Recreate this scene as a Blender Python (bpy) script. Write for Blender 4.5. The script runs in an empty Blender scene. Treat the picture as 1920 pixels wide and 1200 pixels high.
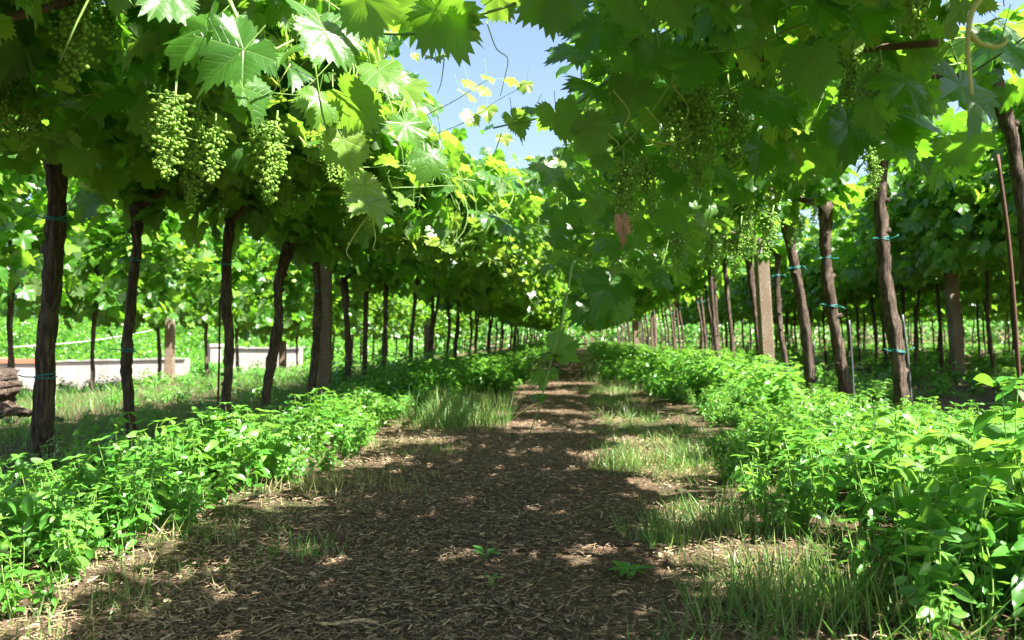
import bpy, math, random
import numpy as np
from mathutils import Vector, Matrix, Euler

# ------------------------------------------------------------------ camera, light, exposure
SC = bpy.context.scene
COL = SC.collection
R_ = math.radians
CAM_H = 0.60
FPX = 28.0 / 36.0 * 1920.0
YAW, PITCH = 4.785, 1.35
cam_d = bpy.data.cameras.new("camera")
cam_d.lens, cam_d.sensor_width = 28.0, 36.0
cam_d.clip_start, cam_d.clip_end = 0.05, 2000.0
cam_d.dof.use_dof = True
cam_d.dof.focus_distance = 2.3
cam_d.dof.aperture_fstop = 5.0
cam = bpy.data.objects.new("camera", cam_d)
COL.objects.link(cam)
cam.location = (0, 0, CAM_H)
cam.rotation_euler = (R_(90 + PITCH), 0, R_(YAW))
SC.camera = cam
CAM_M = np.array(Euler(cam.rotation_euler).to_matrix())

SUN_EL, SUN_BACK = 54.0, 27.0
SV = Vector((math.cos(R_(SUN_EL)) * math.cos(R_(SUN_BACK)), -math.cos(R_(SUN_EL)) * math.sin(R_(SUN_BACK)), math.sin(R_(SUN_EL))))
sun_d = bpy.data.lights.new("sun", 'SUN')
sun_d.energy, sun_d.angle, sun_d.color = 5.0, R_(0.5), (1.0, 0.955, 0.87)
sun = bpy.data.objects.new("sun", sun_d)
COL.objects.link(sun)
sun.location = (20, -5, 40)
sun.rotation_euler = SV.to_track_quat('Z', 'Y').to_euler()
W = bpy.data.worlds.new("World")
SC.world = W
W.use_nodes = True
wn = W.node_tree.nodes
sky = wn.new('ShaderNodeTexSky')
sky.sky_type = 'NISHITA'
sky.sun_disc = False
sky.sun_elevation = R_(SUN_EL)
sky.sun_rotation = math.atan2(SV.x, SV.y)
sky.air_density, sky.dust_density, sky.ozone_density = 1.0, 2.5, 1.0
W.node_tree.links.new(sky.outputs[0], wn['Background'].inputs[0])
wn['Background'].inputs[1].default_value = 0.052
SC.view_settings.view_transform = 'Standard'
SC.view_settings.look = 'None'
SC.view_settings.exposure = 2.6
SC.view_settings.gamma = 1.0
SC.render.engine = 'CYCLES'
cy = SC.cycles
cy.max_bounces, cy.diffuse_bounces, cy.glossy_bounces, cy.transmission_bounces = 8, 5, 2, 5
cy.use_denoising = True
cy.denoiser = 'OPENIMAGEDENOISE'
cy.sample_clamp_indirect = 6.0
cy.caustics_reflective = cy.caustics_refractive = False
SC.render.use_persistent_data = False

# ------------------------------------------------------------------ helpers
def A(*a): return np.array(a, dtype=float)
CAMP = A(0, 0, CAM_H)

def P(px, py, d):
    """point at camera depth d seen at pixel px,py of the 1920x1200 photograph"""
    return CAMP + (CAM_M @ A((px - 960) / FPX, -(py - 600) / FPX, -1.0)) * d

def proj(p):
    q = (np.asarray(p) - CAMP) @ CAM_M
    z = np.where(np.abs(q[..., 2]) < 1e-6, -1e-6, q[..., 2])
    return 960 + FPX * q[..., 0] / -z, 600 - FPX * q[..., 1] / -z, -q[..., 2]

def unit(v):
    v = np.asarray(v, float)
    return v / np.maximum(np.linalg.norm(v, axis=-1, keepdims=True), 1e-9)

def sstep(a, b, x):
    t = np.clip((np.asarray(x, float) - a) / (b - a), 0, 1)
    return t * t * (3 - 2 * t)

def vnoise(x, y, seed=0):
    x = np.asarray(x, float); y = np.asarray(y, float)
    xi, yi = np.floor(x).astype(np.int64), np.floor(y).astype(np.int64)
    xf, yf = x - xi, y - yi
    def h(i, j):
        n = (i * 374761393 + j * 668265263 + seed * 144665) & 0x7fffffff
        n = ((n ^ (n >> 13)) * 1274126177) & 0x7fffffff
        return ((n ^ (n >> 16)) & 0xffff) / 65535.0
    u, v = xf * xf * (3 - 2 * xf), yf * yf * (3 - 2 * yf)
    return (h(xi, yi) * (1 - u) + h(xi + 1, yi) * u) * (1 - v) + (h(xi, yi + 1) * (1 - u) + h(xi + 1, yi + 1) * u) * v

def gz(x, y):
    x = np.asarray(x, float); y = np.asarray(y, float)
    drop = -1.2 * sstep(4, 10, -x) * sstep(5, 18, y)
    verge = 0.05 * sstep(0.45, 1.4, np.abs(x + 0.3))
    und = 0.022 * (vnoise(x * 4.3, y * 3.7, 15) - 0.5) + 0.05 * (vnoise(x * 0.5, y * 0.4, 3) - 0.5) + 0.03 * (vnoise(x * 1.7, y * 1.5, 5) - 0.5) * sstep(0.6, 1.2, np.abs(x + 0.3))
    far = 2.2 * sstep(45, 120, y)
    return drop + verge + und + far

class MB:
    def __init__(s): s.v, s.t, s.a, s.m, s.n = [], [], [], [], 0
    def add(s, v, t, a=None, m=0):
        v = np.asarray(v, float).reshape(-1, 3); t = np.asarray(t, np.int64).reshape(-1, 3)
        if not len(v): return
        s.v.append(v); s.t.append(t + s.n); s.n += len(v)
        s.a.append(np.zeros((len(v), 3)) if a is None else np.broadcast_to(np.asarray(a, float), (len(v), 3)))
        s.m.append(np.full(len(t), m, np.int32))
    def build(s, name, mats, parent=None, origin=(0, 0, 0), smooth=True):
        me = bpy.data.meshes.new(name)
        v = np.concatenate(s.v) - np.asarray(origin, float); t = np.concatenate(s.t).astype(np.int32)
        me.vertices.add(len(v)); me.vertices.foreach_set('co', v.astype(np.float32).ravel())
        me.loops.add(t.size); me.loops.foreach_set('vertex_index', t.ravel())
        me.polygons.add(len(t)); me.polygons.foreach_set('loop_start', np.arange(0, t.size, 3, dtype=np.int32))
        me.polygons.foreach_set('material_index', np.concatenate(s.m))
        me.polygons.foreach_set('use_smooth', np.full(len(t), smooth))
        at = me.attributes.new('leaf', 'FLOAT_VECTOR', 'POINT')
        at.data.foreach_set('vector', np.concatenate(s.a).astype(np.float32).ravel())
        for m in (mats if isinstance(mats, (list, tuple)) else [mats]): me.materials.append(m)
        me.update(); me.validate()
        return link(name, me, parent, None if parent is not None else origin)

def link(name, me, parent=None, loc=None):
    o = bpy.data.objects.new(name, me)
    COL.objects.link(o)
    if parent is not None: o.parent = parent
    if loc is not None: o.location = loc
    return o

def tag(o, label=None, cat=None, group=None, kind=None):
    if label: o['label'] = label
    if cat: o['category'] = cat
    if group: o['group'] = group
    if kind: o['kind'] = kind
    return o

def empty(name, loc):
    o = bpy.data.objects.new(name, None)
    o.empty_display_size = 0.1
    COL.objects.link(o); o.location = loc
    return o

def copy_thing(o, loc, rz=0.0, sc=1.0):
    c = o.copy(); COL.objects.link(c); c.location = loc; c.rotation_euler = (0, 0, rz); c.scale = (sc, sc, sc)
    for ch in o.children:
        d = ch.copy(); COL.objects.link(d); d.parent = c
        for g in ch.children:
            e = g.copy(); COL.objects.link(e); e.parent = d
    return c

def inst(tv, tt, Rm, pos, size, tone=None, luv=None):
    """many copies of a template: returns verts, tris, attr"""
    K, N = len(pos), len(tv)
    v = np.einsum('kij,nj->kni', Rm, tv) * np.asarray(size, float).reshape(-1, 1, 1) + np.asarray(pos)[:, None, :]
    t = tt[None, :, :] + (np.arange(K) * N)[:, None, None]
    a = np.zeros((K, N, 3))
    a[:, :, :2] = (tv[:, :2] if luv is None else luv)[None]
    if tone is not None: a[:, :, 2] = np.asarray(tone).reshape(-1, 1)
    return v.reshape(-1, 3), t.reshape(-1, 3), a.reshape(-1, 3)

def basis(n, t):
    z = unit(n); y = np.asarray(t, float) - (np.sum(np.asarray(t) * z, -1, keepdims=True)) * z
    y = unit(y); x = np.cross(y, z)
    return np.stack([x, y, z], axis=-1)

def catmull(pts, n):
    pts = np.asarray(pts, float)
    p = np.vstack([2 * pts[0] - pts[1], pts, 2 * pts[-1] - pts[-2]])
    out = []
    segs = len(pts) - 1
    for i in np.linspace(0, segs, n):
        k = min(int(i), segs - 1); u = i - k
        a, b, c, d = p[k], p[k + 1], p[k + 2], p[k + 3]
        out.append(0.5 * (2 * b + (c - a) * u + (2 * a - 5 * b + 4 * c - d) * u * u + (3 * b - a - 3 * c + d) * u ** 3))
    return np.array(out)

def tube(pts, rad, ns=6, rough=0.0, rng=None, caps=True):
    pts = np.asarray(pts, float); n = len(pts)
    rad = np.broadcast_to(np.asarray(rad, float), (n,))
    tg = unit(np.gradient(pts, axis=0))
    ref = A(0, 0, 1) if abs(tg[0][2]) < 0.9 else A(1, 0, 0)
    x = unit(np.cross(ref, tg[0])); xs = [x]
    for i in range(1, n):
        x = x - np.dot(x, tg[i]) * tg[i]; x = unit(x); xs.append(x)
    xs = np.array(xs); ys = np.cross(tg, xs)
    an = np.linspace(0, 2 * math.pi, ns, endpoint=False)
    rr = rad[:, None] * np.ones((n, ns))
    if rough and rng is not None:
        ridge = rng.uniform(-1, 1, ns)
        for i in range(n):
            if i: ridge = 0.8 * ridge + 0.6 * rng.uniform(-1, 1, ns)
            rr[i] *= 1 + rough * np.clip(ridge, -1.4, 1.4)
    v = pts[:, None, :] + rr[:, :, None] * (np.cos(an)[None, :, None] * xs[:, None, :] + np.sin(an)[None, :, None] * ys[:, None, :])
    v = v.reshape(-1, 3); t = []
    for i in range(n - 1):
        for j in range(ns):
            a, b = i * ns + j, i * ns + (j + 1) % ns
            t += [(a, b, b + ns), (a, b + ns, a + ns)]
    if caps:
        v = np.vstack([v, pts[0], pts[-1]]); c0, c1 = n * ns, n * ns + 1
        for j in range(ns):
            t.append((j, c0, (j + 1) % ns)); t.append(((n - 1) * ns + j, (n - 1) * ns + (j + 1) % ns, c1))
    return v, np.array(t)

# ------------------------------------------------------------------ materials
class NT:
    def __init__(s, name):
        s.m = bpy.data.materials.new(name); s.m.use_nodes = True
        s.t = s.m.node_tree; s.n = s.t.nodes
        s.p = s.n['Principled BSDF']; s.out = s.n['Material Output']
    def new(s, ty, **k):
        n = s.n.new(ty)
        for a, b in k.items(): setattr(n, a, b)
        return n
    def link(s, a, b): s.t.links.new(a, b)
    def put(s, sock, v):
        if isinstance(v, (int, float)): sock.default_value = v
        elif isinstance(v, (tuple, list)): sock.default_value = tuple(v) + ((1.0,) if len(v) == 3 and len(sock.default_value) == 4 else ())
        else: s.link(v, sock)
    def math(s, op, a, b=0.0, c=0.0):
        n = s.new('ShaderNodeMath', operation=op)
        for i, x in enumerate((a, b, c)): s.put(n.inputs[i], x)
        return n.outputs[0]
    def mix(s, f, a, b, bt='MIX'):
        n = s.new('ShaderNodeMix', data_type='RGBA', blend_type=bt)
        s.put(n.inputs[0], f); s.put(n.inputs[6], a); s.put(n.inputs[7], b)
        return n.outputs[2]
    def noise(s, vec, scale, detail=4.0, rough=0.55):
        n = s.new('ShaderNodeTexNoise'); n.inputs['Scale'].default_value = scale
        n.inputs['Detail'].default_value = detail; n.inputs['Roughness'].default_value = rough
        if vec is not None: s.link(vec, n.inputs['Vector'])
        return n.outputs[0]
    def ramp(s, f, stops):
        n = s.new('ShaderNodeValToRGB'); s.link(f, n.inputs[0])
        e = n.color_ramp.elements
        while len(e) < len(stops): e.new(0.5)
        for i, (p, c) in enumerate(stops):
            e[i].position = p; e[i].color = tuple(c) + (1.0,) if len(c) == 3 else c
        return n.outputs[0]
    def sm(s, x, a, b):
        n = s.new('ShaderNodeMapRange', interpolation_type='SMOOTHSTEP')
        s.put(n.inputs[0], x); n.inputs[1].default_value = a; n.inputs[2].default_value = b
        return n.outputs[0]
    def coords(s, scale=(1, 1, 1), kind='Object'):
        c = s.new('ShaderNodeTexCoord'); m = s.new('ShaderNodeMapping')
        m.inputs['Scale'].default_value = scale
        s.link(c.outputs[kind], m.inputs['Vector'])
        return m.outputs[0]
    def bump(s, h, strength, dist=0.02, base=None):
        n = s.new('ShaderNodeBump'); n.inputs['Strength'].default_value = strength; n.inputs['Distance'].default_value = dist
        s.link(h, n.inputs['Height']); s.link(n.outputs[0], (base or s.p).inputs['Normal'])
        return n.outputs[0]

def leaf_material(name, old, mid, young, trans_o, trans_y, veins=True, tr=0.47, rough=0.31, under=(0.16, 0.25, 0.10)):
    k = NT(name)
    at = k.new('ShaderNodeAttribute', attribute_name='leaf')
    sp = k.new('ShaderNodeSeparateXYZ'); k.link(at.outputs['Vector'], sp.inputs[0])
    x, y, tone = sp.outputs
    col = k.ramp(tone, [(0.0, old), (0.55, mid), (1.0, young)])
    nz = k.noise(k.coords(kind='Object'), 60.0, 3.0)
    col = k.mix(k.math('MULTIPLY', nz, 0.35), col, k.mix(1.0, col, (0.55, 0.6, 0.5), 'MULTIPLY'))
    sp2 = k.noise(k.coords(kind='Object'), 210.0, 2.0)
    big2 = k.noise(k.coords(kind='Object'), 9.0, 2.0)
    blot = k.math('MULTIPLY', k.sm(sp2, 0.66, 0.72), k.sm(big2, 0.45, 0.62))
    col = k.mix(k.math('MULTIPLY', blot, 0.6), col, (0.17, 0.15, 0.05))
    col = k.mix(k.math('MULTIPLY', k.sm(big2, 0.35, 0.7), 0.35), col, k.mix(1.0, col, (1.35, 1.15, 0.9), 'MULTIPLY'))
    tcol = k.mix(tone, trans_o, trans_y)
    ucol = k.mix(0.62, col, under)
    if veins:
        ang = k.math('ABSOLUTE', k.math('ARCTAN2', x, y))
        rad = k.math('SQRT', k.math('ADD', k.math('MULTIPLY', x, x), k.math('MULTIPLY', y, y)))
        best = sec = None
        for va in (0.0, 0.95, 1.95):
            da = k.math('SUBTRACT', ang, va)
            dd = k.math('ABSOLUTE', k.math('MULTIPLY', rad, k.math('SINE', da)))
            al = k.math('MULTIPLY', rad, k.math('COSINE', da))
            dd = k.math('ADD', dd, k.math('MULTIPLY', k.math('LESS_THAN', al, 0.0), 9.0))
            s2 = k.math('ABSOLUTE', k.math('SUBTRACT', k.math('FRACT', k.math('MULTIPLY', k.math('SUBTRACT', al, k.math('MULTIPLY', dd, 0.9)), 7.0)), 0.5))
            if best is None: best, sec = dd, s2
            else:
                lt = k.math('LESS_THAN', dd, best)
                sec = k.math('ADD', k.math('MULTIPLY', lt, s2), k.math('MULTIPLY', k.math('SUBTRACT', 1.0, lt), sec))
                best = k.math('MINIMUM', best, dd)
        v1 = k.math('SUBTRACT', 1.0, k.sm(best, 0.006, 0.022))
        v2 = k.math('MULTIPLY', k.math('SUBTRACT', 1.0, k.sm(sec, 0.02, 0.11)), 0.55)
        v = k.math('MAXIMUM', v1, v2)
        col = k.mix(k.math('MULTIPLY', v, 0.42), col, (0.16, 0.27, 0.07))
        tcol = k.mix(k.math('MULTIPLY', v, 0.38), tcol, (0.10, 0.20, 0.02))
        ucol = k.mix(k.math('MULTIPLY', v, 0.6), ucol, (0.22, 0.28, 0.13))
        hgt = k.math('SUBTRACT', k.math('MULTIPLY', nz, 0.6), k.math('MULTIPLY', v, 0.8))
        hgt = k.math('ADD', hgt, k.math('MULTIPLY', big2, 1.6)); bn = k.bump(hgt, 0.5, 0.004)
    geo = k.new('ShaderNodeNewGeometry')
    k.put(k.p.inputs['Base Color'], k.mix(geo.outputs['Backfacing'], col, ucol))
    k.put(k.p.inputs['Roughness'], k.math('ADD', rough, k.math('MULTIPLY', geo.outputs['Backfacing'], 0.35)))
    k.p.inputs['Specular IOR Level'].default_value = 0.5
    tb = k.new('ShaderNodeBsdfTranslucent'); k.put(tb.inputs['Color'], tcol)
    mx = k.new('ShaderNodeMixShader'); mx.inputs[0].default_value = tr
    k.link(k.p.outputs[0], mx.inputs[1]); k.link(tb.outputs[0], mx.inputs[2]); k.link(mx.outputs[0], k.out.inputs[0])
    return k.m

M_LEAF = leaf_material('vine_leaf', (0.016, 0.070, 0.012), (0.065, 0.175, 0.022), (0.24, 0.35, 0.05), (0.155, 0.45, 0.016), (0.40, 0.58, 0.06))
M_LEAF_FAR = leaf_material('vine_leaf_far', (0.030, 0.110, 0.014), (0.065, 0.175, 0.022), (0.20, 0.32, 0.05), (0.165, 0.46, 0.016), (0.38, 0.60, 0.05), veins=False)
M_WEED = leaf_material('weed_leaf', (0.040, 0.15, 0.018), (0.070, 0.23, 0.032), (0.14, 0.33, 0.06), (0.16, 0.44, 0.025), (0.30, 0.58, 0.06), veins=False, tr=0.36, rough=0.29, under=(0.12, 0.24, 0.08))
M_GRASS = leaf_material('grass_blade', (0.05, 0.16, 0.022), (0.12, 0.26, 0.05), (0.48, 0.40, 0.20), (0.16, 0.36, 0.03), (0.45, 0.40, 0.18), veins=False, tr=0.35, rough=0.42, under=(0.12, 0.22, 0.07))
M_TREE = leaf_material('tree_leaf', (0.025, 0.075, 0.012), (0.045, 0.12, 0.018), (0.08, 0.17, 0.03), (0.10, 0.25, 0.02), (0.18, 0.34, 0.03), veins=False, tr=0.3, rough=0.5, under=(0.05, 0.09, 0.04))

def simple(name, color, rough=0.6, scale=30.0, vary=0.5, bump=0.0, trans=None, spec=0.4, stretch=(1, 1, 1)):
    k = NT(name)
    nz = k.noise(k.coords(stretch), scale, 5.0, 0.6)
    k.put(k.p.inputs['Base Color'], k.mix(nz, k.mix(vary, color, (0, 0, 0)), color))
    k.p.inputs['Roughness'].default_value = rough; k.p.inputs['Specular IOR Level'].default_value = spec
    if bump: k.bump(nz, bump, 0.01)
    if trans:
        tb = k.new('ShaderNodeBsdfTranslucent'); k.put(tb.inputs['Color'], trans)
        mx = k.new('ShaderNodeMixShader'); mx.inputs[0].default_value = 0.35
        k.link(k.p.outputs[0], mx.inputs[1]); k.link(tb.outputs[0], mx.inputs[2]); k.link(mx.outputs[0], k.out.inputs[0])
    return k.m

M_SHOOT = simple('green_shoot', (0.20, 0.34, 0.07), 0.5, 14, 0.35)
M_TENDRIL = simple('tendril', (0.42, 0.46, 0.12), 0.5, 20, 0.3)
M_CANE = simple('old_cane', (0.13, 0.08, 0.055), 0.8, 40, 0.6, 0.5, stretch=(1, 1, 0.2))
M_BERRY = simple('green_grape', (0.24, 0.43, 0.065), 0.38, 30, 0.22, trans=(0.44, 0.62, 0.07))
M_TIE = simple('teal_twine', (0.02, 0.22, 0.20), 0.45, 80, 0.3)
M_RUST = simple('rusty_iron', (0.10, 0.045, 0.028), 0.85, 60, 0.6, 0.3)
M_WIRE = simple('steel_wire', (0.10, 0.10, 0.11), 0.5, 30, 0.3)
M_CABLE = simple('pale_cable', (0.6, 0.6, 0.6), 0.5, 10, 0.1)
M_DRY = simple('dry_leaf', (0.52, 0.29, 0.19), 0.7, 45, 0.45, 0.4, trans=(0.5, 0.25, 0.14))
M_WOOD = simple('split_wood', (0.56, 0.38, 0.22), 0.75, 40, 0.6, 0.6, stretch=(0.15, 1, 1))
M_DEAD = simple('dead_wood', (0.15, 0.105, 0.075), 0.9, 60, 0.85, 1.0, stretch=(0.25, 1, 1))

def bark_material():
    k = NT('vine_bark')
    c = k.coords((1, 1, 0.13))
    n1 = k.noise(c, 75, 6, 0.65); n2 = k.noise(k.coords((1, 1, 0.5)), 16, 4); n3 = k.noise(k.coords(), 120, 3, 0.7)
    col = k.ramp(n1, [(0.30, (0.018, 0.013, 0.010)), (0.52, (0.085, 0.060, 0.045)), (0.72, (0.24, 0.18, 0.14))])
    col = k.mix(k.math('MULTIPLY', k.sm(n2, 0.5, 0.75), 0.6), col, (0.20, 0.155, 0.12))
    col = k.mix(k.math('MULTIPLY', k.sm(n3, 0.66, 0.74), 0.5), col, (0.36, 0.34, 0.28))
    k.put(k.p.inputs['Base Color'], col); k.p.inputs['Roughness'].default_value = 0.9
    k.p.inputs['Specular IOR Level'].default_value = 0.2
    k.bump(n1, 1.0, 0.035)
    return k.m
M_BARK = bark_material()

def post_material():
    k = NT('rough_stone_post')
    n1 = k.noise(k.coords(), 60, 6, 0.7); n2 = k.noise(k.coords((1, 1, 0.4)), 7, 4)
    col = k.ramp(n1, [(0.3, (0.07, 0.045, 0.030)), (0.55, (0.165, 0.118, 0.075)), (0.75, (0.29, 0.235, 0.17))])
    col = k.mix(k.sm(n2, 0.45, 0.75), col, k.mix(0.5, col, (0.30, 0.28, 0.24)))
    k.put(k.p.inputs['Base Color'], col); k.p.inputs['Roughness'].default_value = 0.92
    k.bump(n1, 0.9, 0.012)
    return k.m
M_POST = post_material()

def ground_material(path):
    k = NT('bark_mulch_path' if path else 'verge_ground')
    c = k.coords()
    big = k.noise(c, 0.9, 4); med = k.noise(c, 7, 5, 0.6); fine = k.noise(c, 55, 5, 0.7)
    c2 = k.coords((1, 5, 1)); c3 = k.coords((5, 1, 1))
    st1 = k.noise(c2, 36, 4, 0.7); st2 = k.noise(c3, 36, 4, 0.7)
    chip = k.math('MAXIMUM', k.sm(st1, 0.56, 0.68), k.sm(st2, 0.56, 0.68))
    if path:
        base = k.ramp(fine, [(0.3, (0.036, 0.025, 0.015)), (0.55, (0.120, 0.082, 0.048)), (0.78, (0.28, 0.20, 0.125))])
        base = k.mix(k.math('MULTIPLY', chip, 0.55), base, (0.29, 0.205, 0.115))
        base = k.mix(k.math('MULTIPLY', k.sm(big, 0.45, 0.7), 0.45), base, (0.20, 0.14, 0.085))
    else:
        soil = k.ramp(fine, [(0.3, (0.045, 0.03, 0.02)), (0.55, (0.13, 0.088, 0.055)), (0.8, (0.27, 0.195, 0.12))])
        straw = k.mix(fine, (0.20, 0.15, 0.075), (0.46, 0.37, 0.22))
        green = k.mix(fine, (0.025, 0.06, 0.012), (0.085, 0.17, 0.035))
        base = k.mix(k.math('MULTIPLY', chip, 0.8), soil, straw)
        base = k.mix(k.math('MULTIPLY', k.sm(k.math('ADD', med, k.math('MULTIPLY', big, 0.5)), 0.70, 0.98), 0.7), base, green)
    k.put(k.p.inputs['Base Color'], base); k.p.inputs['Roughness'].default_value = 0.95
    k.p.inputs['Specular IOR Level'].default_value = 0.15
    k.bump(k.math('ADD', k.math('MULTIPLY', chip, 0.6), fine), 1.0, 0.03)
    return k.m
M_PATH, M_GROUND = ground_material(True), ground_material(False)

def litter_material():
    k = NT('mulch_litter')
    at = k.new('ShaderNodeAttribute', attribute_name='leaf')
    sp = k.new('ShaderNodeSeparateXYZ'); k.link(at.outputs['Vector'], sp.inputs[0])
    col = k.ramp(sp.outputs[2], [(0.0, (0.042, 0.031, 0.021)), (0.35, (0.135, 0.098, 0.066)), (0.52, (0.26, 0.165, 0.105)), (0.75, (0.36, 0.26, 0.15)), (1.0, (0.58, 0.46, 0.30))])
    nz = k.noise(k.coords(), 90, 3)
    k.put(k.p.inputs['Base Color'], k.mix(k.math('MULTIPLY', nz, 0.5), col, (0.05, 0.03, 0.02)))
    k.p.inputs['Roughness'].default_value = 0.75; k.p.inputs['Specular IOR Level'].default_value = 0.3
    return k.m
M_LITTER = litter_material()

def plaster():
    k = NT('weathered_plaster')
    n1 = k.noise(k.coords(), 1.6, 6, 0.65); n2 = k.noise(k.coords(), 22, 4, 0.7)
    col = k.ramp(n1, [(0.3, (0.27, 0.24, 0.22)), (0.6, (0.39, 0.35, 0.33)), (0.8, (0.47, 0.44, 0.42))])
    k.put(k.p.inputs['Base Color'], k.mix(k.math('MULTIPLY', k.sm(k.noise(k.coords((6, 6, .5)), 1.2, 4), 0.48, 0.7), 0.55), k.mix(k.math('MULTIPLY', k.sm(n2, 0.5, 0.75), 0.5), col, (0.27, 0.23, 0.20)), (0.24, 0.21, 0.18)))
    k.p.inputs['Roughness'].default_value = 0.9
    k.bump(n2, 0.6, 0.03)
    return k.m
M_PLASTER = plaster()
M_TILE = simple('terracotta', (0.42, 0.17, 0.10), 0.8, 12, 0.4, 0.3)
M_COPING = simple('grey_coping', (0.30, 0.28, 0.26), 0.85, 12, 0.4, 0.3)
M_HILL = simple('grass_hill', (0.06, 0.14, 0.03), 0.95, 2.0, 0.5)

# ------------------------------------------------------------------ leaf templates
def vine_leaf(nout, rings, seed, cup=0.16, fold=0.10, teeth=0.075):
    rg = np.random.default_rng(seed)
    ang = np.linspace(-math.pi + 0.06, math.pi - 0.06, nout)
    dg = np.degrees(np.abs(ang))
    sin1 = rg.uniform(0.62, 0.86); sin2 = rg.uniform(0.54, 0.68)
    r = np.interp(dg, [0, 14, 29, 42, 55, 68, 84, 98, 116, 136, 156, 170, 180],
                  [1.0, 0.90, sin1, sin1 + .04, rg.uniform(.80, .92), 0.76, sin2, 0.64, 0.64, 0.55, 0.46, 0.30, 0.10])
    r = r * (1 + rg.uniform(-0.04, 0.04, nout))
    r[1::2] *= 1 - teeth * rg.uniform(1.0, 2.4, len(r[1::2])); r[0::2] *= 1 + teeth * 0.5
    vs = [(0, 0)]; rs = [0.0]; aa = [0.0]
    for s in rings:
        for a_, r_ in zip(ang, r):
            sm = r_ if s == 1 else np.interp(abs(math.degrees(a_)), [0, 55, 115, 150, 180], [.95, .85, .62, .48, .15])
            rad = s * (r_ if s == 1 else 0.5 * (r_ + sm))
            vs.append((rad * math.sin(a_), rad * math.cos(a_))); rs.append(rad); aa.append(a_)
    vs, rs, aa = np.array(vs), np.array(rs), np.array(aa)
    va = np.radians([0, 55, -55, 112, -112])
    near = np.min(np.abs(aa[:, None] - va[None]), axis=1)
    z = fold * rs * np.minimum(near / R_(28), 1) - cup * rs ** 2
    z += 0.10 * np.sin(3 * aa + rg.uniform(0, 6)) * rs ** 2 + 0.07 * np.sin(7 * aa + rg.uniform(0, 6)) * rs ** 3
    z += rg.uniform(-0.15, 0.35) * np.abs(vs[:, 0]) - rg.uniform(0.0, 0.25) * np.maximum(vs[:, 1], 0) ** 2
    tv = np.column_stack([vs, z])
    t = []
    for j in range(nout - 1): t.append((0, j + 2, j + 1))
    for q in range(len(rings) - 1):
        o0, o1 = 1 + q * nout, 1 + (q + 1) * nout
        for j in range(nout - 1):
            t += [(o0 + j, o0 + j + 1, o1 + j + 1), (o0 + j, o1 + j + 1, o1 + j)]
    return tv, np.array(t)

T_HI = [vine_leaf(65, (0.4, 0.75, 1), s, cup=c, fold=f) for s, c, f in ((1, .16, .10), (2, .30, .14), (3, .05, .12), (4, .22, .06), (5, -.10, .12), (6, .35, .10), (7, .12, .18), (8, .2, .1), (9, -.02, .08), (10, .28, .16))]
T_MID = [vine_leaf(31, (0.6, 1), s, teeth=0.07) for s in (11, 12, 13, 14, 15)]
T_LOW = [vine_leaf(13, (1,), s, teeth=0.05) for s in (21, 22, 23, 24)]

def oval_leaf(seed, width=0.46, st=6):
    rg = np.random.default_rng(seed)
    y = np.linspace(0, 1, st); w = width * 0.5 * np.sin(np.pi * y ** 0.8) ** 0.85; w[0] = 0.02; w[-1] = 0.0
    dr = rg.uniform(0.1, 0.45); vf = rg.uniform(0.15, 0.5)
    v = []
    for yi, wi in zip(y, w):
        zc = -dr * yi * yi + 0.05 * yi
        v += [(-wi, yi, zc + vf * wi), (0, yi, zc), (wi, yi, zc + vf * wi)]
    t = []
    for i in range(st - 1):
        a = 3 * i
        t += [(a, a + 1, a + 4), (a, a + 4, a + 3), (a + 1, a + 2, a + 5), (a + 1, a + 5, a + 4)]
    return np.array(v, float), np.array(t)
T_OV = [oval_leaf(s) for s in (1, 2, 3, 4)]
T_OVL = [oval_leaf(s, 0.48, 3) for s in (5, 6, 7)]

def blade(seed, st=5):
    rg = np.random.default_rng(seed)
    s = np.linspace(0, 1, st); bend = rg.uniform(0.15, 0.9)
    yy = np.sin(s * bend) / max(bend, .01); xx = (1 - np.cos(s * bend)) / max(bend, .01)
    w = 0.012 * (1 - s ** 2) + 0.0006
    v = []
    for a, b, c in zip(xx, yy, w): v += [(-c, a, b), (c, a, b)]
    t = []
    for i in range(st - 1):
        a = 2 * i; t += [(a, a + 1, a + 3), (a, a + 3, a + 2)]
    return np.array(v, float), np.array(t)
T_BL = [blade(s) for s in range(6)]

def scatter_leaves(mb, temps, pos, n, t, size, tone, m=0, rng=None):
    pos = np.asarray(pos, float)
    if not len(pos): return
    Rm = basis(n, t); which = (rng or np.random.default_rng(0)).integers(0, len(temps), len(pos))
    for k, (tv, tt) in enumerate(temps):
        s = which == k
        if s.any():
            v, q, a = inst(tv, tt, Rm[s], pos[s], np.asarray(size)[s], np.asarray(tone)[s])
            mb.add(v, q, a, m)

# ------------------------------------------------------------------ setting: ground, path
def sheet(name, xs, ys, zf, mat, kind='structure', jag=None):
    X, Y = np.meshgrid(xs, ys)
    if jag is not None: X = jag(X, Y)
    Z = zf(X, Y)
    v = np.stack([X, Y, Z], -1).reshape(-1, 3); nx, ny = len(xs), len(ys)
    i = (np.arange(ny - 1)[:, None] * nx + np.arange(nx - 1)[None]).ravel()
    t = np.concatenate([np.stack([i, i + 1, i + nx + 1], 1), np.stack([i, i + nx + 1, i + nx], 1)])
    mb = MB(); mb.add(v, t)
    o = mb.build(name, mat); tag(o, kind=kind)
    return o
xs = np.concatenate([np.linspace(-260, -14, 24)[:-1], np.arange(-14, 14, 0.25), np.linspace(14, 260, 24)])
ys = np.concatenate([[-60, -20, -8, -4], np.arange(-3, 14, 0.25), np.linspace(14, 60, 70), np.linspace(64, 420, 20)])
sheet('ground', xs, ys, lambda x, y: gz(x, y), M_GROUND)
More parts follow.
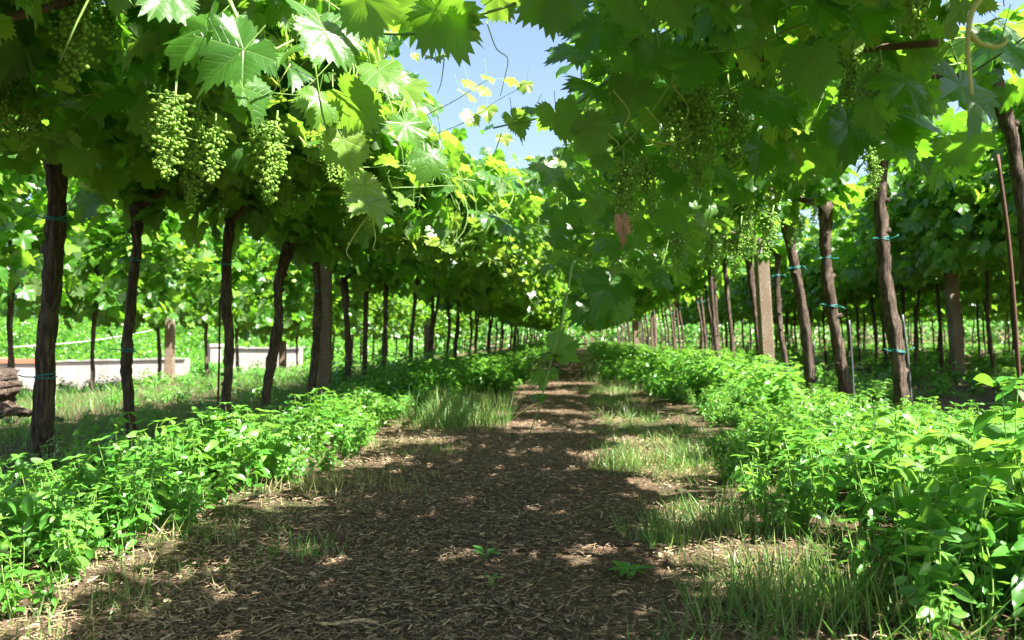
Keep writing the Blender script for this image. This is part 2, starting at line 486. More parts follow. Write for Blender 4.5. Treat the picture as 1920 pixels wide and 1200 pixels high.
def path_jag(X, Y):
    c = -0.32 + 0.05 * np.sin(Y * 0.35); u = X
    return c + u * (0.56 + 0.16 * (vnoise(Y * 1.3, u * 0 + 2, 9) - 0.5) + 0.08 * (vnoise(Y * 4, u * 0, 4) - 0.5)) 
sheet('path', np.linspace(-1, 1, 11), np.concatenate([np.arange(-3, 16, 0.2), np.linspace(16, 70, 80)]), lambda x, y: gz(x, y) + 0.012, M_PATH, jag=path_jag)

# ------------------------------------------------------------------ grape vines
RNG = np.random.default_rng(7)

def grow(rng, nsh, prof, nfill, nhang, lsize=0.102):
    """shoots and leaves of one vine; local x points from the trunk row to the path, y along the row.
    prof: zb0,zb1 underside at trunk/edge, zt0,zt1 top, reach, back, yh"""
    zb0, zb1, zt0, zt1, reach, back, yh = prof
    zb = lambda u: zb0 + (zb1 - zb0) * np.clip(u / reach, 0, 1)
    zt = lambda u: zt0 + (zt1 - zt0) * np.clip(u / reach, 0, 1)
    pos, nor, tip, siz, ton, pet = [], [], [], [], [], []
    shoots = []
    for k in range(nsh + nhang):
        hang = k >= nsh; dz = 0.30 if not hang else rng.uniform(.1, .6)
        if hang:
            u0 = reach * rng.uniform(0.75, 1.05); L = rng.uniform(0.45, 1.0)
        else:
            u0 = rng.uniform(-back * 0.6, reach * 0.8); L = rng.uniform(0.5, 1.35)
        p = A(u0, rng.uniform(-yh, yh), 0.35 * zb(u0) + 0.65 * zt(u0) + rng.uniform(-.12, .12))
        th = rng.normal(0, 0.8) + (math.pi if (u0 < 0.3 and rng.random() < 0.35) else 0)
        d = unit(A(math.cos(th), math.sin(th) * 1.1, rng.uniform(-0.1, 0.55)))
        st = 0.07; n = int(L / st); pts = [p.copy()]
        side = 1
        for i in range(n):
            f = i / n
            d = d + rng.normal(0, 0.13, 3)
            d[2] -= (0.05 + 0.16 * f if not hang else 0.14 + 0.2 * f)
            if p[2] < zb(p[0]) - (0.05 if not hang else dz): d[2] = max(d[2], 0.1)
            if p[2] > zt(p[0]): d[2] -= 0.15
            if p[0] > reach: d[0] -= 0.25
            if p[0] < -back: d[0] += 0.3
            d = unit(d); p = p + d * st; pts.append(p.copy())
            side = -side
            lat = unit(np.cross(d, A(0, 0, 1)) + 1e-6) * side
            s = lsize * rng.uniform(0.75, 1.25) * (1 - 0.72 * f ** 2.5)
            pd = unit(lat * 0.8 + A(0, 0, 0.25) + d * 0.3 + rng.normal(0, .35, 3))
            q = p + pd * s * 0.65
            pos.append(q); pet.append(p.copy())
            nor.append(A(0.30, 0, 0.75) + pd * 0.25 + rng.normal(0, 0.42, 3))
            tip.append(pd * 0.5 + A(0.1, 0, -0.75) + rng.normal(0, 0.25, 3))
            siz.append(s); ton.append(np.clip(rng.normal(0.30, 0.22) + 0.75 * f ** 3, 0, 1))
        shoots.append(np.array(pts))
    # inner leaves that hang through the depth of the canopy
    for k in range(nfill):
        u = rng.uniform(-back, reach); w = rng.random() ** 1.2
        q = A(u, rng.uniform(-yh, yh), zb(u) + (zt(u) - zb(u)) * w + rng.normal(0, .05))
        if u > reach * 0.92: q[2] = zt(u) - (zt(u) - zb(u)) * rng.random()
        h = rng.normal(0, 1, 3); h[2] = abs(h[2]) * 0.5
        nor.append(unit(h) + A(0.15, 0, 0.35 + 0.5 * w)); tip.append(A(0, 0, -1) + rng.normal(0, 0.35, 3))
        pos.append(q); pet.append(q + A(0, 0, 0.06) + rng.normal(0, .02, 3))
        siz.append(lsize * rng.uniform(0.7, 1.25)); ton.append(np.clip(rng.normal(0.26, 0.24), 0, 1))
    return [np.array(z) for z in (pos, nor, tip, siz, ton, pet)], shoots

PRISM_V = np.array([(math.cos(a), z, math.sin(a)) for z in (0, 1) for a in (0, 2.1, 4.2)], float)
PRISM_T = np.array([(0, 3, 1), (1, 3, 4), (1, 4, 2), (2, 4, 5), (2, 5, 0), (0, 5, 3)])
def sticks(mb, a, b, r, m, tone=0.5):
    """thin straight prisms between point lists a and b"""
    a, b = np.asarray(a, float), np.asarray(b, float)
    if not len(a): return
    d = b - a; L = np.linalg.norm(d, axis=1); y = unit(d)
    ref = np.where(np.abs(y[:, 2:3]) < 0.9, A(0, 0, 1)[None], A(1, 0, 0)[None])
    x = unit(np.cross(y, ref)); z = np.cross(x, y)
    r = np.broadcast_to(np.asarray(r, float), (len(a),))
    Rm = np.stack([x * r[:, None], d, z * r[:, None]], -1)
    v, t, at = inst(PRISM_V, PRISM_T, Rm, a, np.ones(len(a)), np.full(len(a), tone))
    mb.add(v, t, at, m)

def dense_leaves(mb, L, rng, m=0, hi=2.9, mid=8.0):
    """choose the template by the distance at which the leaf stands"""
    pos, nor, tip, siz, ton, pet = L
    d = np.linalg.norm(pos - CAMP, axis=1)
    for sel, T in ((d < hi, T_HI), ((d >= hi) & (d < mid), T_MID), (d >= mid, T_LOW)):
        if sel.any(): scatter_leaves(mb, T, pos[sel], nor[sel], tip[sel], siz[sel], ton[sel], m, rng)

SKY_POLY = [(755, 105), (820, 95), (865, 92), (915, 62), (1010, 15), (1085, -40), (1090, 40), (1078, 75), (1035, 105), (1010, 150), (985, 200), (985, 275), (930, 285), (915, 225), (835, 200), (770, 150)]
def in_poly(x, y, poly):
    c = np.zeros(len(x), bool); n = len(poly)
    for i in range(n):
        (x0, y0), (x1, y1) = poly[i], poly[(i + 1) % n]
        k = ((y0 > y) != (y1 > y)) & (x < (x1 - x0) * (y - y0) / (y1 - y0 + 1e-9) + x0)
        c ^= k
    return c

SUNK = np.array([SV.x, SV.y]) / SV.z
def on_ground(px, py): 
    d = CAM_H * FPX / (py - 635.0); return P(px, py, d)[:2]
LIT = [(on_ground(x, y), rx, ry) for x, y, rx, ry in [
    (1170, 880, .17, .22), (1260, 890, .22, .25), (1480, 1100, .22, .20), (1390, 980, .16, .12), (1300, 960, .12, .1), (1200, 1000, .09, .05), (740, 870, .10, .06), (370, 1085, .08, .05), (265, 1085, .10, .05), (90, 1195, .12, .08), (900, 905, .12, .04),
    (1030, 740, .45, .28), (1060, 775, .40, .16), (1040, 815, .38, .10), (1070, 722, .5, .3), (930, 780, .25, .18), (1180, 790, .25, .35), (1210, 830, .25, .3), (1200, 860, .32, .40), (1330, 975, .22, .18), (1430, 1060, .24, .20), (1260, 920, .2, .15), (1160, 740, .3, .5), (940, 800, .22, .2)]]
def sun_gap(c, rng):
    """openings of the canopy through which the sun reaches the verge and the path"""
    g = c[:, :2] - (c[:, 2:3] - 0.05) * SUNK
    out = np.zeros(len(c), bool)
    for q, rx, ry in LIT: out |= ((g[:, 0] - q[0]) / rx) ** 2 + ((g[:, 1] - q[1]) / ry) ** 2 < rng.uniform(.6, 1.15, len(c))
    g3 = c[:, :2] - (c[:, 2:3] - 0.32) * SUNK
    out |= (g3[:, 0] > 0.78 + .12 * np.sin(g3[:, 1] * 4)) & (g3[:, 0] < 2.6) & (g3[:, 1] > 0.8) & (g3[:, 1] < 9) & ((rng.random(len(c)) < .93) | ((g3[:, 1] < 3.1) & (g3[:, 0] > .9)))
    out |= (g3[:, 0] > -1.75) & (g3[:, 0] < -1.12) & (g3[:, 1] > 1.0) & (g3[:, 1] < 5) & (rng.random(len(c)) < .85)
    return out
CANE_POLY = [(910, 225), (1100, 90), (1300, -10), (1340, 70), (1150, 230), (960, 300)]

def thin_out(L, near_cut=1.35):
    """leaf-free room over the middle of the path (the open strip to the sky) and round the viewer"""
    pos, siz = L[0], L[3]
    tipc = pos + unit(L[2]) * (siz * 0.4)[:, None]
    px, py, d = proj(tipc)
    bad = np.linalg.norm(pos - CAMP, axis=1) < near_cut
    inv = (d > 0.2) & in_poly(px, py, SKY_POLY) & (tipc[:, 1] < 14)
    strip = (tipc[:, 0] > -0.86) & (tipc[:, 0] < -0.02) & (tipc[:, 2] > 1.15) & (np.random.default_rng(int(abs(pos[0, 1]) * 97)).random(len(pos)) < np.where(tipc[:, 1] < 5.5, .88, 0.0))
    outer = (tipc[:, 0] > 2.12 + 0.1 * np.sin(tipc[:, 1] * 5)) & (tipc[:, 1] > 0.5)
    gap = sun_gap(tipc, np.random.default_rng(5))
    front = in_poly(px, py, CANE_POLY) & (d > 0) & (d < 2.5)
    keep = ~(bad | inv | strip | outer | gap | front)
    return [q[keep] for q in L]

def ring_tie(mb, c, r, rng, n=2):
    for k in range(n):
        a = np.linspace(0, 2 * math.pi, 15)
        tilt = rng.uniform(-.3, .3)
        pts = np.column_stack([c[0] + np.cos(a) * r * 1.08, c[1] + np.sin(a) * r * 1.08, c[2] + k * 0.009 + np.cos(a) * r * tilt])
        mb.add(*tube(pts, 0.0034, 5))
    for s in (-1, 1):
        b = c + A(s * r * 0.9, -r * 0.7, 0.004)
        pts = np.array([b, b + A(s * 0.025, -0.02, -.005 + rng.uniform(-.01, .02)), b + A(s * 0.055, -0.02, rng.uniform(-.03, .03))])
        mb.add(*tube(catmull(pts, 6), 0.0026, 4))

def trunk_mesh(mb, pts, r0, r1, rng, ns=16, head=True):
    n = 46
    c = catmull(pts, n); s = np.linspace(0, 1, n)
    wig = np.cumsum(rng.normal(0, 1, (n, 2)), 0); wig -= np.outer(s, wig[-1])
    c[:, :2] += wig * r0 * 0.045
    r = (r0 + (r1 - r0) * s) * 0.71
    r = r * (1 + 0.10 * np.sin(s * rng.uniform(9, 16) + rng.uniform(0, 6)) + 0.06 * rng.normal(0, 1, n))
    r *= 1 + 0.35 * np.exp(-s * 14)
    if head: r *= 1 + 0.28 * np.exp(-((s - 0.95) / 0.06) ** 2)
    mb.add(*tube(c, r, ns, 0.15, rng))
    if ns > 10:
        for q in range(3):
            i = int(rng.integers(10, n - 6)); a = rng.uniform(0, 6.28); o = A(math.cos(a), math.sin(a), rng.uniform(-.1, .5))
            p0 = c[i]; p1 = c[i] + o * r[i] * rng.uniform(1.25, 1.7)
            mb.add(*tube(np.array([p0, (p0 + p1) / 2, p1]), [r[i] * .6, r[i] * .5, r[i] * .36], 9, .15, rng))
    return c, r

def bunch_mesh(rng, nb, length, width, r=0.0055):
    ico = []
    import bmesh
    bm = bmesh.new(); bmesh.ops.create_icosphere(bm, subdivisions=2, radius=1.0)
    bm.verts.ensure_lookup_table()
    iv = np.array([v.co[:] for v in bm.verts]); it = np.array([[v.index for v in f.verts] for f in bm.faces]); bm.free()
    pts, axes = [], []
    tries = 0
    wings = [(rng.uniform(.02, .35) * length, rng.uniform(0, 6.28), rng.uniform(.35, .8) * width, rng.uniform(.2, .42) * length) for _ in range(5)]
    while len(pts) < nb and tries < nb * 40:
        tries += 1
        if rng.random() < .42:
            z0, a, o, ln = wings[int(rng.integers(0, 5))]; f = rng.random()
            ax = A(math.cos(a) * o * min(1, .35 + f), math.sin(a) * o * min(1, .35 + f), -.03 - z0 - f * ln)
            p = ax + rng.normal(0, 1, 3) * width * .22 * (1.05 - .7 * f)
        else:
            f = rng.random() ** .9
            ax = A(0, 0, -.03 - f * length)
            q_ = rng.normal(0, 1, 3) * width * (.45 * (1 - f) ** .6 + .12); q_[2] *= .5
            p = ax + q_
        if all(np.sum((p - q) ** 2) > (1.75 * r) ** 2 for q in pts):
            pts.append(p); axes.append(ax + A(0, 0, .012))
    mb = MB(); pts = np.array(pts)
    Rm = np.repeat(np.eye(3)[None], len(pts), 0)
    v, t, a = inst(iv, it, Rm, pts, r * rng.uniform(0.6, 1.14, len(pts)), rng.random(len(pts)))
    mb.add(v, t, a)
    st = MB()
    st.add(*tube(np.array([(0, 0, 0.012), (0.003, 0, -0.04), (-.003, .002, -0.5 * length), (0, 0, -length)]), [.0028, .0025, .0016, .001], 5))
    sticks(mb, axes, pts, 0.0008, 1)
    mb.add(*tube(np.array([(0, 0, -.015), (0.001, 0, -.4 * length), (0, 0, -length)]), [.0015, .0012, .0009], 4), None, 1)
    for z0, a_, o, ln in wings:
        e = A(math.cos(a_) * o, math.sin(a_) * o, -.03 - z0 - .65 * ln)
        mb.add(*tube(np.array([A(0, 0, -.03 - z0), A(math.cos(a_) * o * .35, math.sin(a_) * o * .35, -.03 - z0), e, A(e[0], e[1], -.03 - z0 - ln)]), [.0014, .0013, .0011, .0008], 4), None, 1)
    return mb, st
BUNCH = []
for s in range(4):
    rg = np.random.default_rng(50 + s)
    b, st = bunch_mesh(rg, [240, 190, 140, 90][s], [0.235, 0.21, 0.18, 0.13][s], [0.052, 0.046, 0.040, 0.032][s])
    ob = b.build('grape_bunch', [M_BERRY, M_SHOOT]); os_ = st.build('stalk', M_SHOOT, ob)
    BUNCH.append((ob.data, os_.data))
    bpy.data.objects.remove(os_); bpy.data.objects.remove(ob)
def add_bunch(parent, world, k, rng, sc=1.0):
    b = link('grape_bunch', BUNCH[k][0], parent)
    b.location = Vector(world) - parent.location if parent.rotation_euler.z == 0 else Vector(world)
    b.rotation_euler = (rng.uniform(-.15, .15), rng.uniform(-.15, .15), rng.uniform(0, 6.28)); b.scale = (sc,) * 3
    s = link('stalk', BUNCH[k][1], b)
    return b

PROF_L = (1.42, 1.42, 1.78, 2.04, 1.36, 0.20, 0.52)
PROF_R = (1.80, 1.36, 2.10, 2.06, 2.06, -0.10, 0.52)

def near_vine(side, base, pts, r0, r1, ties, label, rng, extra=None, nsh=30, nfill=420, nhang=4, cordon=True, group=None):
    root = empty('grape_vine', tuple(base))
    tag(root, label, 'grape vine', group)
    mb = MB(); c, r = trunk_mesh(mb, pts, r0, r1, rng)
    tr = mb.build('trunk', M_BARK, root, base)
    for z in ties:
        i = int(np.argmin(np.abs(c[:, 2] - z)))
        tm = MB(); ring_tie(tm, c[i], r[i], rng); tm.build('twine_tie', M_TIE, root, base)
    top = c[-1]
    sg = 1 if side == 'L' else -1
    prof = list(PROF_L if side == 'L' else PROF_R)
    lo = rng.uniform(-.10, .16) if base[1] > 3.4 else 0
    prof[0] += lo * (.4 if side == 'L' else .8); prof[1] += lo - (.06 if side == 'R' and base[1] > 5 else 0)
    if base[1] > 5: nhang += 3
    if base[1] > 5.6: prof[4] += 0.22 if side == 'L' else 0.14; prof[3] += .12
    if base[1] > 5.0 and side == 'L': prof[1] = 1.18 + lo * .8; nhang = 11
    L, shoots = grow(rng, nsh, prof, nfill, nhang)
    org = A(base[0], base[1], 0)
    def w(p): q = np.array(p, float).copy(); q[..., :2] *= sg; return q + A(base[0] * 0.3 + 0.7 * (-2.15 if side == 'L' else 2.15), base[1], 0)
    def wd(p): q = np.array(p, float).copy(); q[..., :2] *= sg; return q
    L = [w(L[0]), wd(L[1]), wd(L[2]), L[3], L[4], w(L[5])]
    L = thin_out(L)
    nh = 46; o = unit(rng.normal(0, 1, (nh, 3))) * rng.uniform(.08, .30, (nh, 1)) * A(1.15, 1.2, .8)
    hp = top + A(-.05 if side == 'R' else .05, 0, .10) + o
    LH = [hp, unit(o) * .5 + A(0, 0, .6) + rng.normal(0, .3, (nh, 3)), o * 2 + A(0, 0, -.8), .115 * rng.uniform(.7, 1.2, nh), np.clip(rng.normal(.25, .15, nh), 0, 1), hp - o * .3 + A(0, 0, .04)]
    if base[1] > 3.6: L = [np.concatenate([a_, b_]) for a_, b_ in zip(L, LH)]
    fm = MB()
    dense_leaves(fm, L, rng, 0)
    dd = np.linalg.norm(L[0] - CAMP, axis=1) < 6
    sticks(fm, L[5][dd], L[0][dd], 0.0011, 1)
    for s in shoots:
        s = w(s); px, py, d = proj(s)
        ok = (np.linalg.norm(s - CAMP, axis=1) > 1.3) & ~((d > 0) & in_poly(px, py, SKY_POLY))
        if ok.all(): fm.add(*tube(s, np.linspace(0.0036, 0.0014, len(s)), 5), None, 1)
    if extra:
        for L2 in extra:
            if len(L2[0]) > 60:
                kk = ~sun_gap(L2[0], np.random.default_rng(6)); L2 = [q[kk] for q in L2]
            dense_leaves(fm, L2, rng, 0, hi=9); sticks(fm, L2[5], L2[0], .0011, 1)
    fm.build('foliage', [M_LEAF, M_SHOOT], root, base)
    if cordon:
        # old wood arm from the trunk head out towards the path
        cm = MB(); e = w(A(prof[4] * 0.72, rng.uniform(-.3, .3), 0.3 * prof[1] + 0.7 * prof[3]))
        midp = (top + e) / 2 + A(0, rng.uniform(-.1, .1), 0.10)
        cm.add(*tube(catmull([top - A(0, 0, 0.03), midp, e], 16), np.linspace(r1 * 0.5, 0.009, 16), 8, 0.1, rng))
        cm.build('cordon', M_CANE, root, base)
    return root

def pix_trunk(lst, d, X=None):
    """trunk centreline through photograph pixels, at about camera depth d; foot on the ground"""
    pts = [P(x, y, d) for x, y in lst]
    g = float(gz(pts[0][0], pts[0][1])) - 0.03
    low = pts[0].copy()
    dirn = (pts[0] - pts[1]); dirn[1] = 0
    if low[2] > g:
        k = (low[2] - g) / max(-dirn[2], 0.05) if dirn[2] < 0 else 0
        low = low + dirn * k * 1.0; low[2] = g
        pts = [low] + pts
    else:
        pts = [A(pts[0][0], pts[0][1], g)] + [p for p in pts[1:] if p[2] > g + 0.1]
    return np.array(pts)

# hero shoots and leaves close to the viewer: (px, py, depth, size, tip dx, tip dy on the picture, tilt of the upper face, tone)
def hero_leaves(lst, rng):
    pos, nor, tip, siz, ton, pet = [], [], [], [], [], []
    right, up, fwd = CAM_M[:, 0], CAM_M[:, 1], -CAM_M[:, 2]
    for (x, y, d, s, tx, ty, face, tone) in lst:
        p = P(x, y, d); t = unit(right * tx - up * ty + fwd * rng.uniform(-.3, .3))
        # face: +1 shows its upper side to the viewer, -1 its underside, 0 seen on edge
        n = unit(-fwd * face + A(0.2, 0, 0.55 if face > 0 else 0.75) + rng.normal(0, .22, 3)); s = s * .93
        pos.append(p - t * s * 0.35); nor.append(n); tip.append(t); siz.append(s); ton.append(tone); pet.append(p - t * s * 0.35 - t * 0.05 + A(0, 0, .02))
    return [np.array(z) for z in (pos, nor, tip, siz, ton, pet)]
HL = np.random.default_rng(3)
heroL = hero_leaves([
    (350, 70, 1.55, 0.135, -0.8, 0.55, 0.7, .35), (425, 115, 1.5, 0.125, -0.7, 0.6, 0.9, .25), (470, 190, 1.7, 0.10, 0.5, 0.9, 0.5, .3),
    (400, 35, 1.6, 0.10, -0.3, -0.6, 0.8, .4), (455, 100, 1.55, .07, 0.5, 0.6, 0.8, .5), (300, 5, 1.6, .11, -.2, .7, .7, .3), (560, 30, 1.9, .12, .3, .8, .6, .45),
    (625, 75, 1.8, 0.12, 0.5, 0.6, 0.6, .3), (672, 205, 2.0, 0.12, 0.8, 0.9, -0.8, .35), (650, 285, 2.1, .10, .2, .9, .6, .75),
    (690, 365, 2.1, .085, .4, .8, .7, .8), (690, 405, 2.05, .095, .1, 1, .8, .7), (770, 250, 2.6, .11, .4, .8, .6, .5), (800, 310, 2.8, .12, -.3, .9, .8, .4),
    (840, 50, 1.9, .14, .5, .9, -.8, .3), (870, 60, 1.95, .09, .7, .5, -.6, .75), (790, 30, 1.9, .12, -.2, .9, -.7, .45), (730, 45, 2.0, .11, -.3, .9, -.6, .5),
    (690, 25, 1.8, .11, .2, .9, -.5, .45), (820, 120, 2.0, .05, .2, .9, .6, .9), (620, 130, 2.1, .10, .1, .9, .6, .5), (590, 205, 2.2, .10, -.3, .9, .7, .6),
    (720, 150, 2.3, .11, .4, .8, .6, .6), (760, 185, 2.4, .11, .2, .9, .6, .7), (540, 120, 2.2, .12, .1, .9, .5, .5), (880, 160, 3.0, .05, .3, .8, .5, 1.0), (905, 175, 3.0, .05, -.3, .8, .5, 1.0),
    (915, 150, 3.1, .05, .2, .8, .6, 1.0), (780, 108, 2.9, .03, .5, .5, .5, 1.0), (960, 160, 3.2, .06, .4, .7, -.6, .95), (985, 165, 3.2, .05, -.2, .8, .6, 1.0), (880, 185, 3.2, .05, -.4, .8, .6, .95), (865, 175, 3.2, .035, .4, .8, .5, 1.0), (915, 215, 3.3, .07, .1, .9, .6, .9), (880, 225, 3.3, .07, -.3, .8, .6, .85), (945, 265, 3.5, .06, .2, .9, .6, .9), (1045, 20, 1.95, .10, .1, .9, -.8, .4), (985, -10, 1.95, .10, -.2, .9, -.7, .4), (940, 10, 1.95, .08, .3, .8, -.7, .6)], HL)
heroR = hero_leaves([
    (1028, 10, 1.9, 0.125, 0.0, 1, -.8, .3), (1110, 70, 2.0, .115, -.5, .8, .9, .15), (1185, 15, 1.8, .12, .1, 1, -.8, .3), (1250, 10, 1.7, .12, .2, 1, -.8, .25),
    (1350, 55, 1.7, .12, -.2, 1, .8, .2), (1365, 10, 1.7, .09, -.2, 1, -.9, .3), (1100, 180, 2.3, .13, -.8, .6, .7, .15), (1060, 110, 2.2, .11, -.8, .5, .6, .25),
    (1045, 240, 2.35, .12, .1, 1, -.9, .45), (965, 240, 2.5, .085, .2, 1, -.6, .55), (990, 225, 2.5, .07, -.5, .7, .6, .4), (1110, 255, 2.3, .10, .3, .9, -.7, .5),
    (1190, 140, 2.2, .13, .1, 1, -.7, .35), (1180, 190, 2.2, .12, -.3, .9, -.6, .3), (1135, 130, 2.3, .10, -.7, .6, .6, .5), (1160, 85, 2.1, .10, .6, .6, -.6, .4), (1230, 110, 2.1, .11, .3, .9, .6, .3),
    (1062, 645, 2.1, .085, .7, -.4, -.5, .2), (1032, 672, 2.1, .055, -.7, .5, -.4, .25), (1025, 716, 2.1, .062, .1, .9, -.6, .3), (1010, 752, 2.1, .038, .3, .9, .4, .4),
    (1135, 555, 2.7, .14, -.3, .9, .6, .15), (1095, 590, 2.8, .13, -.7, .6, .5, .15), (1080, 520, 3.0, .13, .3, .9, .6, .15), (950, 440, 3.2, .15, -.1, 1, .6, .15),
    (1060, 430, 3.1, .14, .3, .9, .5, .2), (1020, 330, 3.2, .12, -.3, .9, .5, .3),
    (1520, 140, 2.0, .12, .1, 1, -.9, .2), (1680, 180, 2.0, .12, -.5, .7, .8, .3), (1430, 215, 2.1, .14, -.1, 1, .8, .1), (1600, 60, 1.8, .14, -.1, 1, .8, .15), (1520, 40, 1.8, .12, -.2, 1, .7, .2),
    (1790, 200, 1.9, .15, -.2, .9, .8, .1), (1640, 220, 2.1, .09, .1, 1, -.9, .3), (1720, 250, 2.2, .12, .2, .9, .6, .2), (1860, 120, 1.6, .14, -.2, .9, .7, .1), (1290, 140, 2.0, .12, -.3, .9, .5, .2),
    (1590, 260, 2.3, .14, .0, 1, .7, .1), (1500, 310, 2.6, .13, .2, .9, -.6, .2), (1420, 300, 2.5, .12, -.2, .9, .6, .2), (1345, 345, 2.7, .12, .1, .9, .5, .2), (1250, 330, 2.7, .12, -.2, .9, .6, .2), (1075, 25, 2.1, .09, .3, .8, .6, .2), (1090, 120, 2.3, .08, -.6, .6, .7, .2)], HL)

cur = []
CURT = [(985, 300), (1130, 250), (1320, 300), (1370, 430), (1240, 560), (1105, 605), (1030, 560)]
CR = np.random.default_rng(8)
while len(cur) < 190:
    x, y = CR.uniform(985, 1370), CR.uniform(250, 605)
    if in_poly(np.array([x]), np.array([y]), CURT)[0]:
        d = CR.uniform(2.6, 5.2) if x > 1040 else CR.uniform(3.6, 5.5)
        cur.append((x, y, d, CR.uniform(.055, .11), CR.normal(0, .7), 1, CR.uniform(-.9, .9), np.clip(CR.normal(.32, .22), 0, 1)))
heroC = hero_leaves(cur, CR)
cur = []
CURT2 = [(1640, 130), (1830, 100), (1835, 300), (1790, 345), (1740, 330), (1640, 285), (1560, 330), (1540, 250)]
while len(cur) < 80:
    x, y = CR.uniform(1540, 1940), CR.uniform(130, 350)
    if in_poly(np.array([x]), np.array([y]), CURT2)[0]:
        cur.append((x, y, CR.uniform(2.2, 3.7), CR.uniform(.08, .135), CR.normal(0, .5), 1, CR.choice([.7, .6, -.6, -.8]), np.clip(CR.normal(.22, .14), 0, 1)))
heroD = hero_leaves(cur, CR)
GROUP_L, GROUP_R = 'vines of the row along the left of the path', 'vines of the row along the right of the path'
VINES = {}
left_list = [
    ((78, 830), [(78, 830), (84, 690), (96, 500), (104, 400), (112, 270)], 3.5, .054, .052, [(410), (703)], 'thick grey-brown vine trunk with two teal ties, nearest at the left edge of the photo'),
    ((250, 850), [(250, 850), (238, 720), (238, 640), (248, 520), (256, 450), (256, 380)], 4.1, .038, .034, [490, 660], 'slim bowed vine trunk second from the left edge, teal ties at mid height'),
    ((428, 880), [(428, 880), (422, 760), (426, 640), (422, 520), (432, 410)], 4.4, .036, .036, [502], 'vine trunk with pale sunlit lower half beside a thin rusty rod'),
    ((495, 800), [(493, 810), (508, 700), (524, 600), (522, 540), (542, 455)], 5.4, .046, .042, [], 'dark crooked vine trunk leaning to the right, without a tie, in the left row'),
    ((580, 785), [(580, 790), (588, 660), (594, 560), (588, 460)], 6.2, .042, .040, [548], 'dark vine trunk standing just left of the brown square post'),
    ((652, 750), [(652, 755), (652, 640), (644, 520)], 7.3, .043, .040, [], 'vine trunk first to the right of the brown post in the left row'),
    ((682, 760), [(682, 770), (684, 650), (687, 525)], 8.0, .034, .034, [], 'thin straight vine trunk second to the right of the brown left post'),
    ((717, 720), [(717, 725), (720, 640), (723, 530)], 9.0, .040, .036, [], 'vine trunk third to the right of the brown left post'),
]
right_list = [
    ((1960, 800), [(1950, 700), (1928, 470), (1900, 300), (1880, 220), (1856, 140)], 3.9, .046, .044, [], 'thick knotty vine trunk cut by the right picture edge, bent towards the path'),
    ((1700, 790), [(1702, 800), (1684, 690), (1668, 560), (1656, 440), (1645, 262)], 5.4, .066, .062, [450, 662], 'stout leaning vine trunk with wide head and two teal ties in the right row'),
    ((1590, 775), [(1592, 785), (1578, 680), (1556, 560), (1546, 470), (1548, 380)], 6.4, .062, .058, [480, 578, 750], 'leaning vine trunk with three teal ties, next to the stout one in the right row'),
    ((1520, 745), [(1522, 750), (1514, 660), (1494, 530), (1472, 395)], 7.3, .064, .060, [507], 'dark leaning vine trunk with a single teal tie near its top in the right row'),
    ((1480, 735), [(1482, 740), (1466, 640), (1458, 540), (1460, 470)], 8.1, .044, .038, [518], 'thin pale vine trunk with a knob below its tie, just right of the stone post'),
    ((1428, 750), [(1430, 755), (1418, 620), (1402, 460)], 9.4, .050, .048, [672], 'dark vine trunk touching the left side of the stone post'),
    ((1378, 720), [(1378, 725), (1368, 600), (1358, 485)], 10.7, .038, .036, [680], 'slender vine trunk second to the left of the stone post'),
    ((1350, 725), [(1350, 728), (1342, 630), (1332, 500)], 11.6, .042, .040, [], 'dark vine trunk third to the left of the stone post'),
]
for side, lst in (('L', left_list), ('R', right_list)):
    for i, (b, pts, d, r0, r1, ties, label) in enumerate(lst):
        rng = np.random.default_rng(100 + i + (50 if side == 'R' else 0))
        w = pix_trunk(pts, d)
        tz = [P(b[0], t, d)[2] for t in ties]
        far = d > 7
        root = near_vine(side, w[0], w, r0, r1, tz, label, rng, nsh=30 if not far else 26, nfill=(420 if side == 'R' else 300) if not far else 340)
        VINES[(side, i)] = root
# vines whose trunks stand beside or behind the viewer but whose leaves roof the near path
def side_vine(side, y, extra=None, label='', nsh=30):
    rng = np.random.default_rng(int(300 + y * 10 + (7 if side == 'R' else 0)))
    x = (-2.3 if side == 'L' else 2.25) + rng.uniform(-.08, .08)
    z = float(gz(x, y)) - 0.03; h = 1.45 if side == 'L' else 1.85
    pts = np.array([(x, y, z), (x + rng.uniform(-.04, .04), y, 0.7), (x + (.08 if side == 'L' else -.08), y + .02, h)])
    return near_vine(side, pts[0], pts, .045, .04, [0.5, 1.1], label, rng, extra, nsh=nsh, nfill=330)
LAB_S = 'near grape vine with its trunk out of sight, roofing the path from the '
VINES[('L', 'a')] = side_vine('L', 2.65, None, LAB_S + 'left')
VINES[('L', 'b')] = side_vine('L', 1.85, [heroL], 'leafy vine hanging into the top left, with large sunlit pale leaves')
VINES[('L', 'c')] = side_vine('L', 1.05, None, LAB_S + 'left')
VINES[('L', 'd')] = side_vine('L', 0.25, None, LAB_S + 'left')
VINES[('R', 'a')] = side_vine('R', 3.1, [heroC], 'grape vine with long dark shoots hanging like a curtain at the right of the path')
VINES[('R', 'b')] = side_vine('R', 2.3, [heroR, heroD], 'leafy vine over the top right, with a long straight cane reaching towards the sky gap')
VINES[('R', 'c')] = side_vine('R', 1.5, None, LAB_S + 'right')
VINES[('R', 'd')] = side_vine('R', 0.7, None, LAB_S + 'right')
VINES[('R', 'e')] = side_vine('R', -0.1, None, LAB_S + 'right')
VINES[('R', 'f')] = side_vine('R', -0.9, None, LAB_S + 'right')
for k, v in VINES.items():
    if str(v['label']).startswith(LAB_S): v['group'] = 'near vines with trunks out of sight, ' + ('left row' if k[0] == 'L' else 'right row')

